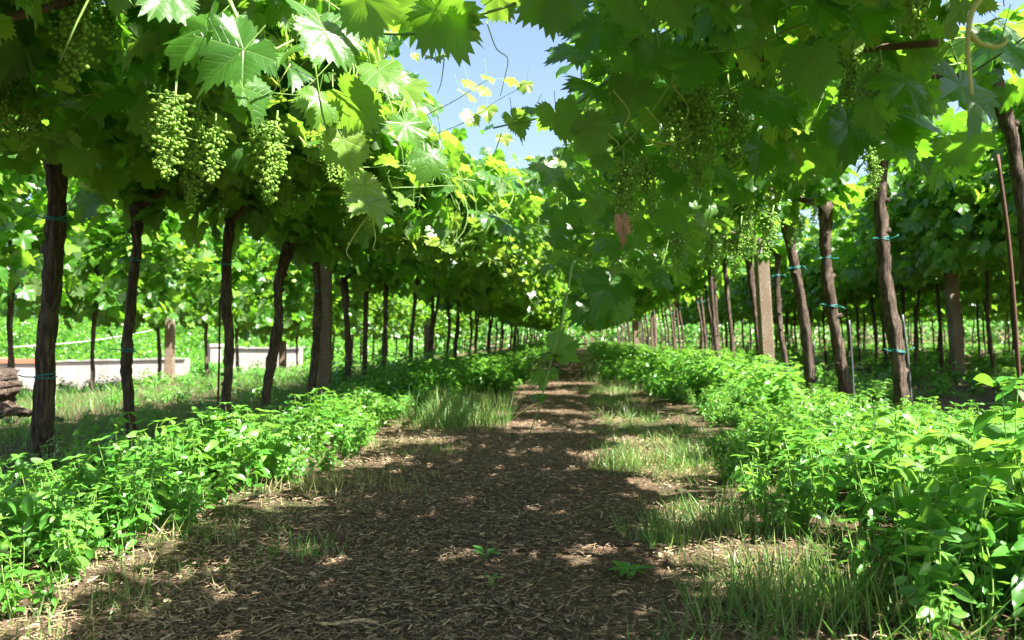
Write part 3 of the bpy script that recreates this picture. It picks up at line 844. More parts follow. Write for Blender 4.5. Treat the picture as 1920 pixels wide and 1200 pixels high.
# hero canes and tendrils (parts of the two near vines)
def part_tube(parent, name, pts, r0, r1, mat, n=24, ns=6):
    m = MB(); m.add(*tube(catmull(np.array(pts), n), np.linspace(r0, r1, n), ns))
    return m.build(name, mat, parent, tuple(parent.location))
vl, vr = VINES[('L', 'b')], VINES[('R', 'b')]
part_tube(vr, 'cane', [P(1420, -40, 2.0), P(1290, 30, 2.1), P(1180, 120, 2.25), P(1060, 205, 2.4), P(925, 240, 2.55)], .0058, .0030, M_SHOOT)
part_tube(vr, 'cane', [P(1560, 30, 1.9), P(1480, 55, 1.9), P(1400, 90, 2.0), P(1300, 100, 2.1)], .004, .002, M_SHOOT)
part_tube(vr, 'cane', [P(1310, 60, 2.1), P(1260, 150, 2.1), P(1200, 240, 2.2), P(1150, 290, 2.3)], .0035, .002, M_SHOOT)
part_tube(vr, 'cane', [P(1075, 490, 2.6), P(1062, 560, 2.3), P(1050, 620, 2.1), P(1030, 690, 2.1), P(1012, 760, 2.1), P(990, 820, 2.15)], .0036, .0014, M_SHOOT)
for x0, y0, x1, y1, d in ((1120, 260, 1090, 590, 3.0), (1190, 300, 1150, 560, 3.4), (1260, 320, 1230, 540, 3.8), (1060, 300, 1040, 540, 4.0), (1330, 320, 1310, 470, 3.6)):
    part_tube(VINES[('R', 'a')], 'cane', [P(x0, y0, d + .3), P((x0 + x1) / 2 + 12, (y0 + y1) / 2, d + .1), P(x1, y1, d)], .003, .0012, M_SHOOT)
part_tube(vl, 'cane', [P(560, 75, 1.9), P(680, 62, 1.95), P(780, 62, 1.95), P(870, 35, 1.95), P(960, 8, 1.95), P(1010, -30, 1.95)], .0050, .003, M_SHOOT)
part_tube(vl, 'cane', [P(430, 0, 1.6), P(455, 60, 1.6), P(462, 110, 1.6), P(500, 100, 1.65), P(550, 75, 1.7)], .0045, .002, M_SHOOT)
part_tube(vl, 'cane', [P(590, 120, 2.0), P(605, 215, 2.05), P(630, 290, 2.1), P(680, 350, 2.1)], .003, .0015, M_SHOOT)
part_tube(vl, 'cane', [P(800, 215, 3.3), P(850, 190, 3.2), P(890, 165, 3.1), P(915, 150, 3.1), P(940, 148, 3.15)], .0022, .0008, M_SHOOT)
part_tube(vl, 'cane', [P(820, 250, 3.4), P(880, 225, 3.3), P(930, 190, 3.25), P(985, 160, 3.2)], .0022, .0008, M_SHOOT)
part_tube(vl, 'old_cane', [P(-60, 50, 2.2), P(30, 30, 2.1), P(110, 8, 2.0), P(200, -30, 2.0)], .013, .010, M_CANE)
part_tube(vr, 'old_cane', [P(1380, 120, 2.6), P(1500, 100, 2.5), P(1620, 92, 2.5), P(1760, 80, 2.4)], .010, .012, M_CANE)
part_tube(vr, 'tendril', [P(1835, 0, 1.2), P(1820, 30, 1.2), P(1815, 90, 1.2), P(1822, 180, 1.2)], .0052, .0025, M_TENDRIL)
part_tube(vr, 'tendril', [P(1818, 62, 1.2), P(1838, 82, 1.2), P(1870, 88, 1.2), P(1886, 78, 1.2), P(1884, 70, 1.2)], .0045, .0025, M_TENDRIL)
for pl in ([(695, 400), (672, 430), (650, 470), (660, 488)], [(698, 410), (704, 445), (700, 465), (705, 470)], [(640, 60), (665, 100), (650, 140), (672, 190)], [(835, 90), (828, 150), (820, 175)],
           [(912, 40), (930, 90), (952, 110), (945, 150), (938, 180)], [(560, 255), (580, 275), (610, 268), (625, 240)], [(855, 85), (865, 110), (862, 122)], [(545, 120), (520, 160), (505, 180), (480, 165)]):
    part_tube(vl, 'tendril', [P(x, y, 2.02) for x, y in pl], .0018, .0009, M_TENDRIL, 16, 5)
for pl in ([(1100, 5), (1105, 40), (1112, 80)], [(1225, 45), (1235, 80), (1232, 120), (1226, 150)], [(1150, 170), (1180, 210), (1170, 240), (1190, 270)], [(1210, 200), (1240, 240), (1225, 265)], [(1210, 260), (1260, 270), (1300, 250)],
           [(1140, 250), (1160, 270), (1150, 280)], [(940, 250), (930, 280), (922, 300)], [(1260, 160), (1290, 200), (1280, 240)]):
    part_tube(vr, 'tendril', [P(x, y, 2.1) for x, y in pl], .0018, .0009, M_TENDRIL, 16, 5)
dm = MB(); dv, dt = vine_leaf(41, (.3, .6, 1), 91, cup=.55, fold=.2); dv = dv * A(.5, 1, 1); dv[:, 2] += .9 * dv[:, 0] ** 2 + .06 * np.sin(dv[:, 1] * 9 + dv[:, 0] * 14)
scatter_leaves(dm, [(dv, dt)], [P(1166, 415, 2.0)], [A(0.1, -.9, .3)], [A(0.06, 0, -1)], [0.06], [0.5])
dl = dm.build('dry_leaf', M_DRY, vr, tuple(vr.location)); dl['label'] = 'curled pinkish dry leaf'

# grape bunches at measured places
BR = np.random.default_rng(77)
def bunch_at(v, x, y, d, k, sc=1.0): add_bunch(v, P(x, y, d), k, BR, sc)
for x, y, d, k, sc in [(330, 160, 2.2, 0, .98), (300, 170, 2.3, 1, .95), (375, 190, 2.5, 1, .9), (490, 215, 2.35, 0, 1.0), (520, 215, 2.35, 1, 1.0), (165, -30, 2.0, 1, 1.0), (140, 0, 2.05, 2, 1.0), (205, -20, 2.1, 3, 1.0), (405, 220, 2.5, 2, 1.0), (370, 270, 2.6, 2, 1.0)]:
    bunch_at(vl, x, y, d, k, sc)
for x, y, d, k, sc in [(1275, 150, 2.3, 0, 1.05), (1310, 140, 2.3, 1, 1.1), (1365, 145, 2.35, 1, 1.1), (1170, 285, 2.5, 0, 1.0), (1205, 280, 2.6, 2, 1.0), (1600, 90, 2.1, 3, 1.0), (1720, -50, 1.7, 3, .9), (1650, 100, 2.2, 3, .9), (1300, 210, 2.5, 1, 1.0), (1270, 420, 3.2, 2, 1.0), (1330, 430, 3.3, 2, 1.0), (1450, 390, 3.3, 2, 1.0), (1390, 410, 3.4, 1, 1.0)]:
    bunch_at(vr, x, y, d, k, sc)
for key, v in VINES.items():
    if v in (vl, vr): continue
    for q in range(3):
        sg = 1 if key[0] == 'L' else -1
        u = BR.uniform(0.4, 1.3)
        wpt = A((-2.15 if sg > 0 else 2.15) + sg * u, v.location.y + BR.uniform(-.4, .4), 1.42 if sg > 0 else 1.62 - 0.1 * u)
        px, py, dd = proj(wpt)
        if dd > 2.2: add_bunch(v, wpt, int(BR.integers(1, 4)), BR)

# ---- repeated vines of the far parts of the rows
def proto_vine(seed, prof, nsh, nfill, nhang, h, lean, r, lsize=0.14, temps=T_LOW, tie=True):
    rng = np.random.default_rng(seed)
    root = empty('grape_vine', (0, 0, 0))
    mb = MB(); pts = np.array([(0, 0, -0.05), (lean * .35 + rng.uniform(-.05, .05), rng.uniform(-.03, .03), h * 0.4), (lean * .7, rng.uniform(-.03, .03), h * 0.75), (lean, 0, h)])
    c, rr = trunk_mesh(mb, pts, r, r * .9, rng, 9); mb.build('trunk', M_BARK, root)
    if tie:
        tm = MB(); i = 26; ring_tie(tm, c[i], rr[i], rng, 1); tm.build('twine_tie', M_TIE, root)
    L, sh = grow(rng, nsh, prof, nfill, nhang, lsize)
    fm = MB(); scatter_leaves(fm, temps, L[0], L[1], L[2], L[3], L[4], 0, rng)
    fm.build('foliage', [M_LEAF_FAR], root)
    return root
T_MIX = T_MID
PL = [proto_vine(500 + s, (1.34 - .06 * s, (1.25, 1.02, 1.18, .95)[s], 1.85, (2.35, 2.2, 2.5, 2.3)[s], (1.42, 1.3, 1.5, 1.36)[s], 0.25, 0.55), 20, 230, 16, 1.45, 0.10, 0.034) for s in range(4)]
PR = [proto_vine(520 + s, (1.60 - .08 * s, (1.2, 1.0, 1.3, .95)[s], 2.05, (2.3, 2.45, 2.2, 2.35)[s], (1.93, 2.02, 1.82, 1.95)[s], 0.1, 0.55), 20, 230, 15, 1.75, 0.14, 0.035) for s in range(4)]
PM = [proto_vine(540 + s, (1.38, 1.25, 2.4, 2.7, 1.30, 0.9, 0.6), 32, 420, 6, 1.6, 0.08, 0.034, temps=T_MID, lsize=.125) for s in range(4)]
PH = [proto_vine(560 + s, (0.95, 0.85, 2.5, 2.55, 0.8, 0.7, 0.65), 32, 480, 12, 1.5, 0.05, 0.036, temps=T_MID, lsize=.12) for s in range(4)]
used = set()
def place(protos, x, y, rz, label, group, sc=1.0):
    k = int(RNG.integers(0, len(protos))); o = protos[k]
    z = float(gz(x, y))
    if o.name not in used:
        used.add(o.name); o.location = (x, y, z); o.rotation_euler = (0, 0, rz); o.scale = (sc,) * 3; v = o
    else: v = copy_thing(o, (x, y, z), rz, sc)
    tag(v, label, 'grape vine', group)
    return v
y = 9.9
while y < 46:
    place(PL, -2.15 + RNG.uniform(-.12, .12), y, RNG.uniform(-.12, .12), 'slender dark vine trunk in the far part of the row left of the path', 'far vines of the left path row', RNG.uniform(.94, 1.08))
    y += RNG.uniform(0.75, 1.0) * (1.0 if y < 25 else 1.2)
y = 12.4
while y < 46:
    place(PR, 2.15 + RNG.uniform(-.12, .12), y, math.pi + RNG.uniform(-.12, .12), 'slender dark vine trunk in the far part of the row right of the path', 'far vines of the right path row', RNG.uniform(.94, 1.08))
    y += RNG.uniform(0.75, 1.0) * (1.0 if y < 25 else 1.2)
for x, y0, y1, sp, nm in ((5.4, 5.2, 36, 0.72, 'second'), (8.6, 10.5, 38, 0.85, 'third'), (11.9, 14.5, 42, 1.1, 'fourth'), (15.3, 19, 42, 1.35, 'fifth')):
    y = y0
    while y < y1:
        place(PM, x + RNG.uniform(-.15, .15), y, math.pi * (RNG.random() < .8) + RNG.uniform(-.2, .2), 'dark vine trunk under leaves in the %s row right of the path' % nm, 'vines of the %s row to the right' % nm, RNG.uniform(.94, 1.1) * (1.13 if y < 13 else 1.0))
        y += sp * RNG.uniform(.8, 1.2)
y = 6.0
while y < 40:
    place(PH, -5.6 + RNG.uniform(-.2, .2), y, RNG.uniform(-.3, .3) + math.pi * (RNG.random() < .3), 'thin vine trunk under bright leaves in the second row left of the path', 'vines of the second row to the left', RNG.uniform(.92, 1.1))
    y += RNG.uniform(0.9, 1.3)
for grp in (PL, PR, PM, PH):
    for o in grp:
        if o.name not in used:
            for c in list(o.children): bpy.data.objects.remove(c)
            bpy.data.objects.remove(o)

# ------------------------------------------------------------------ posts, stakes, wires
def post(px, py_top, d, w, label, lean=0.0, h=None):
    b = P(px, 700, d); g = float(gz(b[0], b[1])) - 0.05
    top = P(px, py_top, d)[2] if h is None else h
    rng = np.random.default_rng(int(px))
    mb = MB(); n = 16
    zs = np.linspace(g, top, n); hw = w / 2; c = hw * 0.16
    prof = np.array([(-hw + c, -hw), (hw - c, -hw), (hw, -hw + c), (hw, hw - c), (hw - c, hw), (-hw + c, hw), (-hw, hw - c), (-hw, -hw + c)])
    rot = rng.uniform(-.25, .25); Rm = np.array([[math.cos(rot), -math.sin(rot)], [math.sin(rot), math.cos(rot)]])
    v, t = [], []
    for i, z in enumerate(zs):
        pr = (prof * (1 + rng.normal(0, .012, (8, 1)))) @ Rm.T + A(lean * (z - g), 0)
        for q in pr: v.append((b[0] + q[0], b[1] + q[1], z))
    for i in range(n - 1):
        for j in range(8):
            a, bb = i * 8 + j, i * 8 + (j + 1) % 8
            t += [(a, bb, bb + 8), (a, bb + 8, a + 8)]
    v.append((b[0] + lean * (top - g), b[1], top + 0.01))
    for j in range(8): t.append(((n - 1) * 8 + j, (n - 1) * 8 + (j + 1) % 8, len(v) - 1))
    mb.add(np.array(v), np.array(t))
    o = mb.build('trellis_post', M_POST, None, (b[0], b[1], g), smooth=False)
    tag(o, label, 'post', 'square trellis posts')
    return o
post(1442, 415, 8.9, .135, 'square rough stone post half in sunlight in the right row', lean=-0.05)
post(609, 470, 6.6, .10, 'square brown post in the left row between dark vine trunks')
post(1798, 480, 10.2, .13, 'square brown post in the second row on the right', lean=-0.06)
post(1226, 585, 22.0, .17, 'small far square post in the right row near the end of the path')
post(318, 590, 10.6, .11, 'sunlit slim post in the second row left, before the white wall')
post(802, 610, 12.6, .12, 'pale brown post between far trunks of the left row')
post(1192, 600, 27.0, .17, 'most distant stone post in the right row')
post(530, 640, 15.5, .12, 'pale post far back in the second row left, beside the right end of the wall')

def stake(p0, p1, r, label, mat=M_RUST):
    mb = MB(); g = float(gz(p0[0], p0[1]))
    mb.add(*tube(catmull([A(p0[0], p0[1], g - .05), (A(*p0) + A(*p1)) / 2 + A(.004, 0, 0), p1], 12), r, 7))
    return tag(mb.build('iron_stake', mat, None, (p0[0], p0[1], g)), label, 'stake', 'iron stakes beside the vines')
stake(P(1918, 700, 4.2), P(1870, 290, 4.2), .010, 'rusty iron stake standing beside the knotty trunk at the right picture edge')
stake(P(407, 800, 4.6), P(412, 560, 4.6), .006, 'thin rusty rod just left of the pale sunlit trunk')
stake(P(1712, 770, 5.55), P(1692, 590, 5.55), .008, 'dark thin stake hugging the right side of the stout leaning trunk', M_WIRE)
stake(P(1602, 770, 6.55), P(1592, 600, 6.55), .008, 'dark thin stake on the right side of the trunk with three ties', M_WIRE)
stake(P(100, 780, 3.7), P(88, 440, 3.7), .006, 'thin dark rod behind the thick trunk at the left edge')
stake(P(1526, 745, 7.5), P(1526, 640, 7.5), .008, 'dark thin stake beside the single-tie leaning trunk', M_WIRE)

def wire(pts, r, label, mat=M_WIRE, name='trellis_wire'):
    mb = MB(); mb.add(*tube(catmull(np.array(pts), 40), r, 5))
    return tag(mb.build(name, mat, None, tuple(pts[0])), label, 'wire')
wire([(-2.2, -1, 1.55), (-2.2, 8, 1.53), (-2.2, 22, 1.54), (-2.2, 46, 1.55)], .0018, 'steel wire strung through the leaves along the left row of trunks')
wire([(-1.0, -1, 1.86), (-1.0, 8, 1.85), (-1.0, 22, 1.85), (-1.0, 46, 1.86)], .0018, 'steel wire through the leaves at the path side of the left canopy')
wire([(2.0, -1, 1.92), (2.0, 8, 1.9), (2.0, 22, 1.9), (2.0, 46, 1.9)], .0018, 'steel wire strung through the leaves above the right row of trunks')
wire([(0.5, -1, 1.9), (0.5, 8, 1.88), (0.5, 22, 1.88), (0.5, 46, 1.9)], .0018, 'steel wire through the leaves at the path side of the right canopy')
wire([P(1960, 40, 2.0), P(1905, 82, 2.05), P(1860, 112, 2.1), P(1780, 165, 2.2)], .0022, 'short black wire slanting through the leaves in the top right corner')

# ------------------------------------------------------------------ undergrowth
def weed_plant(rng, h=0.30, nb=8, lsize=0.060):
    pos, nor, tip, siz, ton, st = [], [], [], [], [], []
    for b in range(nb):
        a = rng.uniform(0, 6.28); out = rng.uniform(0.05, 0.42) if b else 0.03
        hh = h * rng.uniform(0.55, 1.0)
        e = A(math.cos(a) * out * hh * 1.3, math.sin(a) * out * hh * 1.3, hh * (1 - .5 * out))
        prev = A(0, 0, 0); n = int(hh / 0.045) + 1
        for i in range(1, n + 1):
            f = i / n
            p = e * f + A(math.cos(a), math.sin(a), 0) * 0.06 * h * math.sin(f * 3)
            st.append((prev, p)); prev = p
            if f < 0.22: continue
            az = a + i * 1.57
            for s in (0, math.pi):
                o = A(math.cos(az + s), math.sin(az + s), 0)
                sz = lsize * rng.uniform(0.7, 1.2) * (1.0 if f < 0.85 else 0.7)
                pos.append(p + o * 0.012); tip.append(o + rng.normal(0, .35, 3) + A(0, 0, -.3))
                nor.append(A(0, 0, 1) + o * .25 + rng.normal(0, .65, 3)); siz.append(sz); ton.append(np.clip(rng.normal(.35 + .35 * f, .15), 0, 1))
        for s in range(4):
            az = s * 1.57 + rng.uniform(0, 1); o = A(math.cos(az), math.sin(az), 0.5)
            pos.append(prev); tip.append(o); nor.append(A(0, 0, 1) - o * .3); siz.append(lsize * .5); ton.append(.8)
    return [np.array(z) for z in (pos, nor, tip, siz, ton)], (np.array([s[0] for s in st]), np.array([s[1] for s in st]))
WP = [weed_plant(np.random.default_rng(600 + s), nb=[6, 5, 7, 6, 4][s]) for s in range(5)]
WP += [weed_plant(np.random.default_rng(640 + s), h=0.36, nb=6, lsize=0.072) for s in range(2)] + [weed_plant(np.random.default_rng(650 + s), h=0.20, nb=8, lsize=0.045) for s in range(2)]
WS = [weed_plant(np.random.default_rng(620 + s), h=0.26, nb=3, lsize=0.085) for s in range(4)]

def plant_field(mb, xs, ys, sc, plants, temps, rng, stems=True, m=0):
    acc = [[], [], [], [], []]; s0, s1 = [], []
    zz = gz(xs, ys)
    for x, y, z, s in zip(xs, ys, zz, sc):
        L, st = plants[int(rng.integers(0, len(plants)))]
        a = rng.uniform(0, 6.28); ca, sa = math.cos(a), math.sin(a); Rz = np.array([[ca, -sa, 0], [sa, ca, 0], [0, 0, 1]])
        lean = rng.normal(0, .12, 2); Rz = np.array([[1, 0, lean[0]], [0, 1, lean[1]], [0, 0, 1]]) @ Rz
        o = A(x, y, z)
        acc[0].append(L[0] @ Rz.T * s + o); acc[1].append(L[1] @ Rz.T); acc[2].append(L[2] @ Rz.T); acc[3].append(L[3] * s * rng.uniform(.85, 1.2)); acc[4].append(np.clip(L[4] + rng.normal(-.05, .22), 0, 1))
        if stems: s0.append(st[0] @ Rz.T * s + o); s1.append(st[1] @ Rz.T * s + o)
    if not acc[0]: return
    L = [np.concatenate(q) for q in acc]
    scatter_leaves(mb, temps, *L, m, rng)
    if stems and s0: sticks(mb, np.concatenate(s0), np.concatenate(s1), 0.0016, 1, .6)

def rand_xy(rng, n, x0, x1, y0, y1): return rng.uniform(x0, x1, n), rng.uniform(y0, y1, n)
WR = np.random.default_rng(9)
def weeds(name, label_kind, xedge, x_far, y0, y1, dens, sc, plants, temps, stems):
    mb = MB()
    n = int(abs(x_far - xedge(y0)) * (y1 - y0) * dens)
    ys = WR.uniform(y0, y1, n); e = np.array([xedge(q) for q in ys]); xs = e + (x_far - e) * WR.random(n)
    keep = vnoise(xs * 1.1, ys * 1.1, 21) + 0.35 * np.exp(-np.abs(xs - e) / .5) + .4 * (ys < 3.6) > 0.43
    xs, ys = xs[keep], ys[keep]
    pc = np.hypot(xs, ys) > 1.05
    xs, ys = xs[pc], ys[pc]
    e2 = np.array([xedge(q) for q in ys])
    s = sc * WR.uniform(.75, 1.25, len(xs)) * (0.66 + 0.34 * sstep(0, .35, np.abs(xs - e2))) * (.62 + .85 * vnoise(xs * 1.9, ys * 1.9, 77))
    s = np.where((xs < -1.5) & (ys < 6.5), s * .68, s); s = np.where((xs > 0) & (ys > 3.6) & (ys < 7.6), s * (.84 - .20 * sstep(3.6, 4.6, ys)), s); s = np.where((xs < 0) & (ys > 3.4) & (ys < 7), s * .74, s)
    cl = .62 + .8 * vnoise(xs * 1.6 + 7, ys * 1.6, 91) + np.where((xs > .8) & (ys < 2.7), .25, 0)
    s = np.minimum(s, cl * np.where(ys < 2.4, 1.05, np.where(xs > 0, .98 - .26 * sstep(2.4, 4.2, ys), .95 - .22 * sstep(2.3, 3.4, ys))) if y0 < 3 and x_far < 2.71 else 1.25)
    plant_field(mb, xs, ys, s, plants, temps, WR, stems)
    o = mb.build(name, [M_WEED, M_SHOOT]); tag(o, kind='stuff')
    return o
eL = lambda y: -1.12 + 0.12 * float(1 - sstep(1.9, 2.5, y)) - 0.10 * math.sin(y * 1.3) - (0.02 * min(y, 4)) + 0.30 * float(sstep(5.2, 8, y))
eR = lambda y: 0.62 + 0.10 * math.sin(y * 1.1 + 1) + 0.16 * float(sstep(2.5, 5, y)) - 0.24 * float(sstep(8, 14, y))
weeds('weeds', '', eL, -1.95, 1.2, 7.0, 72, 0.92, WP, T_OV, True)
weeds('weeds', '', eR, 2.7, 0.9, 7.5, 60, 0.92, WP, T_OV, True)
weeds('weeds', '', eL, -2.3, 7.0, 45.0, 16, 1.0, WP, T_OVL, False)
weeds('weeds', '', eR, 2.7, 7.5, 45.0, 16, 1.0, WP, T_OVL, False)
weeds('weeds', '', lambda y: 2.7, 9.5, 4.0, 22.0, 10, .85, WS, T_OVL, False)
weeds('weeds', '', lambda y: 2.7, 22.0, 16.0, 48.0, 3.0, 1.4, WS, T_OVL, False)
weeds('weeds', '', lambda y: -1.95, -8.0, 3.4, 16.0, 12, 0.62, WS, T_OVL, False)

mb = MB()
for cx, cyy, cr, k in ((.78, 10.6, .42, 26), (.72, 12.2, .35, 18), (.95, 9.2, .35, 16), (-1.02, 8.3, .36, 22), (-.98, 10.2, .4, 22), (-1.35, 6.6, .35, 18), (1.25, 5.6, .3, 14), (1.0, 7.3, .35, 16)):
    q = WR.normal(0, 1, (k, 2)) * cr * .5
    plant_field(mb, cx + q[:, 0], cyy + q[:, 1], 1.35 - .9 * np.hypot(q[:, 0], q[:, 1]), WP, T_OVL, WR, False)
tag(mb.build('weeds', [M_WEED, M_SHOOT]), kind='stuff')

def grass(name, xs, ys, h, tone, n_per=1, spread=0.0, label=None, cat=None, sink=0.01, curl=0.5):
    rng = WR
    xs = np.repeat(xs, n_per) + rng.normal(0, 1, len(xs) * n_per) * spread; ys = np.repeat(ys, n_per) + rng.normal(0, 1, len(ys) * n_per) * spread
    h = np.repeat(h, n_per) * rng.uniform(.45, 1.2, len(xs)); tone = np.clip(np.repeat(tone, n_per) + rng.normal(0, .15, len(xs)) + (rng.random(len(xs)) < .15) * .5, 0, 1)
    z = gz(xs, ys) - sink
    a = rng.uniform(0, 6.28, len(xs)); lean = rng.normal(0, curl * .5, (len(xs), 2))
    up = unit(np.column_stack([lean, np.ones(len(xs))])); y = np.column_stack([np.cos(a), np.sin(a), np.zeros(len(xs))])
    y = unit(y - np.sum(y * up, 1, keepdims=True) * up); x = np.cross(y, up)
    Rm = np.stack([x, y, up], -1); mb = MB(); pos = np.column_stack([xs, ys, z])
    which = rng.integers(0, len(T_BL), len(xs))
    for k, (tv, tt) in enumerate(T_BL):
        s = which == k
        if s.any():
            sc = h[s]; wide = np.array([1.0, 1, 1])
            Rk = Rm[s].copy(); Rk[:, :, 0] *= np.clip(0.16 / np.maximum(h[s], .02), .6, 2.2)[:, None] 
            v, q, at = inst(tv, tt, Rk, pos[s], sc, tone[s]); mb.add(v, q, at)
    org = (0, 0, 0)
    if cat: org = (float(xs.mean()), float(ys.mean()), float(z.mean()))
    o = mb.build(name, M_GRASS, None, org)
    if cat: tag(o, label, cat)
    else: tag(o, kind='stuff')
    return o
# grass of the right verge
n = 900
gx = WR.uniform(0.10, 0.80, n); gy = 1.1 + 8 * WR.random(n) ** 1.3
k = vnoise(gx * 3.1, gy * 2.2, 31) > 0.42
gx, gy = gx[k], gy[k]
grass('grass', gx, gy, np.full(len(gx), .082) * WR.uniform(.35, 1.4, len(gx)), np.clip(vnoise(gx * 2, gy * 2, 8) * .9 - .2, 0, 1), 17, .030, curl=1.3)
# thin grass and straw of the left verge
n = 420
gx = WR.uniform(-1.25, -0.62, n); gy = 1.3 + 9 * WR.random(n)
k = vnoise(gx * 2.6, gy * 1.9, 41) > 0.55
gx, gy = gx[k], gy[k]
grass('grass', gx, gy, np.full(len(gx), .08), np.clip(.3 + vnoise(gx * 2, gy * 2, 8) * .6, 0, 1), 16, .04)
# flattened dry straw along both edges of the mulch
n = 3000
gx = np.where(WR.random(n) < .55, -0.92 + WR.normal(0, .20, n), 0.36 + WR.normal(0, .20, n)); gy = 1.2 + 9 * WR.random(n) ** 1.25
k = vnoise(gx * 2.2, gy * 1.6, 71) > .33
gx, gy = gx[k], gy[k]
grass('straw', gx, gy, np.full(len(gx), .05), np.full(len(gx), .86), 10, .06, curl=3.6)
n = 700; a_ = WR.uniform(0, 6.28, n); q_ = np.sqrt(WR.random(n))
gx, gy = .36 + .30 * q_ * np.cos(a_), 3.75 + .45 * q_ * np.sin(a_)
grass('straw', gx, gy, np.full(n, .05), np.full(n, .97), 10, .03, curl=4.0)
# far verges
n = 1500
gx = np.where(WR.random(n) < .5, WR.uniform(-1.25, -.72, n), WR.uniform(.12, .8, n)); gy = 8 + 30 * WR.random(n)
grass('grass', gx, gy, np.full(n, .14), np.full(n, .45), 10, .07)
# left field
n = 11000
gx = -2.0 - 15 * WR.random(n) ** 1.4; gy = 3.4 + 22 * WR.random(n) ** 1.2; k = vnoise(gx * .8, gy * .8, 51) + .10 * (gy > 6) > .27
gx, gy = gx[k], gy[k]
grass('grass', gx, gy, np.where(gy > 13, .11, .17), np.full(len(gx), .12), 9, .09, curl=.9)
# distinct tufts
def tuft(px, py, h, w, n, tone, label):
    d = CAM_H * FPX / (py - 635.0); p = P(px, py, d)
    q = np.clip(WR.normal(0, 1, (n, 2)), -1.9, 1.9) * w
    grass('grass_tuft', p[0] + q[:, 0], p[1] + q[:, 1], np.full(n, h), np.full(n, tone), 1, 0, label, 'grass tuft', curl=.55)
tuft(1165, 885, .125, .07, 380, .5, 'rounded sunlit grass tuft at the right edge of the path, straw at its foot')
tuft(1275, 880, .12, .08, 240, .4, 'green grass tuft just right of the rounded sunlit tuft')
tuft(1480, 1150, .14, .11, 560, .38, 'large bright grass tuft in the sun at the bottom right')
tuft(1235, 1030, .12, .05, 180, .25, 'dark green grass tuft beside the right edge of the mulch path')
tuft(1370, 1010, .13, .08, 240, .35, 'loose grass tuft below the right weeds')
tuft(570, 1045, .09, .05, 110, .25, 'sparse shaded grass tuft on the left of the path')
tuft(860, 800, .27, .17, 1000, .30, 'tall feathery grass clump at the foot of the left row')

# ------------------------------------------------------------------ mulch litter on the path
def litter():
    rng = np.random.default_rng(12); mb = MB()
    n = 80000
    y = 1.2 + 9.5 * rng.random(n) ** 1.7; x = -0.42 + rng.normal(0, .46, n)
    k = (x > -1.45) & (x < 0.85); x, y = x[k], y[k]; n = len(x)
    z = gz(x, y) + 0.014 + rng.random(n) * 0.012
    a = rng.uniform(0, math.pi, n); L = rng.uniform(.005, .022, n) * np.where(rng.random(n) < .10, 2.4, 1); wd = np.where(rng.random(n) < .78, rng.uniform(.0006, .0015, n), rng.uniform(.0012, .0030, n))
    dz = rng.normal(0, .16, n); ax = np.column_stack([np.cos(a), np.sin(a), dz])
    bx = np.array([(-.5, -1, 0), (.5, -.8, 0), (.5, .9, .0), (-.5, 1, 0), (-.46, -.5, .6), (.42, -.4, .6), (.44, .5, .6), (-.44, .5, .6)], float)
    tt = np.array([(0, 1, 5), (0, 5, 4), (1, 2, 6), (1, 6, 5), (2, 3, 7), (2, 7, 6), (3, 0, 4), (3, 4, 7), (4, 5, 6), (4, 6, 7)])
    xx = unit(ax); ref = A(0, 0, 1)[None] + rng.normal(0, .25, (n, 3)); yy = unit(np.cross(ref, xx)); zz = np.cross(xx, yy)
    Rm = np.stack([xx * L[:, None], yy * wd[:, None], zz * np.minimum(wd, .0025)[:, None]], -1)
    tone = np.clip(np.where(rng.random(n) < .74, rng.normal(.30, .17, n), rng.normal(.70, .16, n)) + .18 * (np.abs(x + .3) > .5), 0, 1)
    v, t, at = inst(bx, tt, Rm, np.column_stack([x, y, z]), np.ones(n), tone); mb.add(v, t, at)
    n = 230; xl = rng.uniform(-1.3, .7, n); yl = 1.3 + 8 * rng.random(n) ** 1.4
    nl = A(0, 0, 1) + rng.normal(0, .35, (n, 3)); tl = rng.normal(0, 1, (n, 3)) * A(1, 1, .1)
    scatter_leaves(mb, T_OV, np.column_stack([xl, yl, gz(xl, yl) + .026]), nl, tl, rng.uniform(.014, .032, n), np.clip(rng.normal(.48, .2, n), 0, 1), 0, rng)
    o = mb.build('mulch', M_LITTER, smooth=False); tag(o, kind='stuff')
litter()

def bark_piece(px, py, L, w, a, label, mat=M_WOOD, name='wood_piece'):
    d = CAM_H * FPX / (py - 635.0); p = P(px, py, d); p[2] = float(gz(p[0], p[1])) + 0.02
    rng = np.random.default_rng(int(px + py)); n = 12; s = np.linspace(-.5, .5, n)
    c = np.column_stack([s * L * math.cos(a), s * L * math.sin(a) + .01 * np.sin(s * 7), .003 * np.cos(s * 6)]) + p
    rr = w * (0.35 + .65 * np.sin((s + .5) * math.pi) ** .35) * (1 + .18 * rng.normal(0, 1, n))
    v, t = tube(c, rr, 9, .15, rng)
    v[:, 2] = p[2] + (v[:, 2] - p[2]) * 0.38
    mb = MB(); mb.add(v, t)
    return tag(mb.build(name, mat, None, tuple(p)), label, 'wood piece')
bark_piece(650, 1183, .13, .009, .1, 'pale split piece of wood lying at the bottom of the path')
bark_piece(1160, 1125, .05, .006, .5, 'small orange-tan wood chip on the right half of the path')
bark_piece(905, 1105, .055, .006, -.3, 'tan wood splinter lying below the small seedling', M_WOOD)
bark_piece(1180, 1040, .11, .004, -.05, 'thin reddish stick lying at the right side of the path', M_RUST, 'stick')
bark_piece(990, 1010, .10, .003, .2, 'thin reddish stick lying in the middle of the path', M_RUST, 'stick')

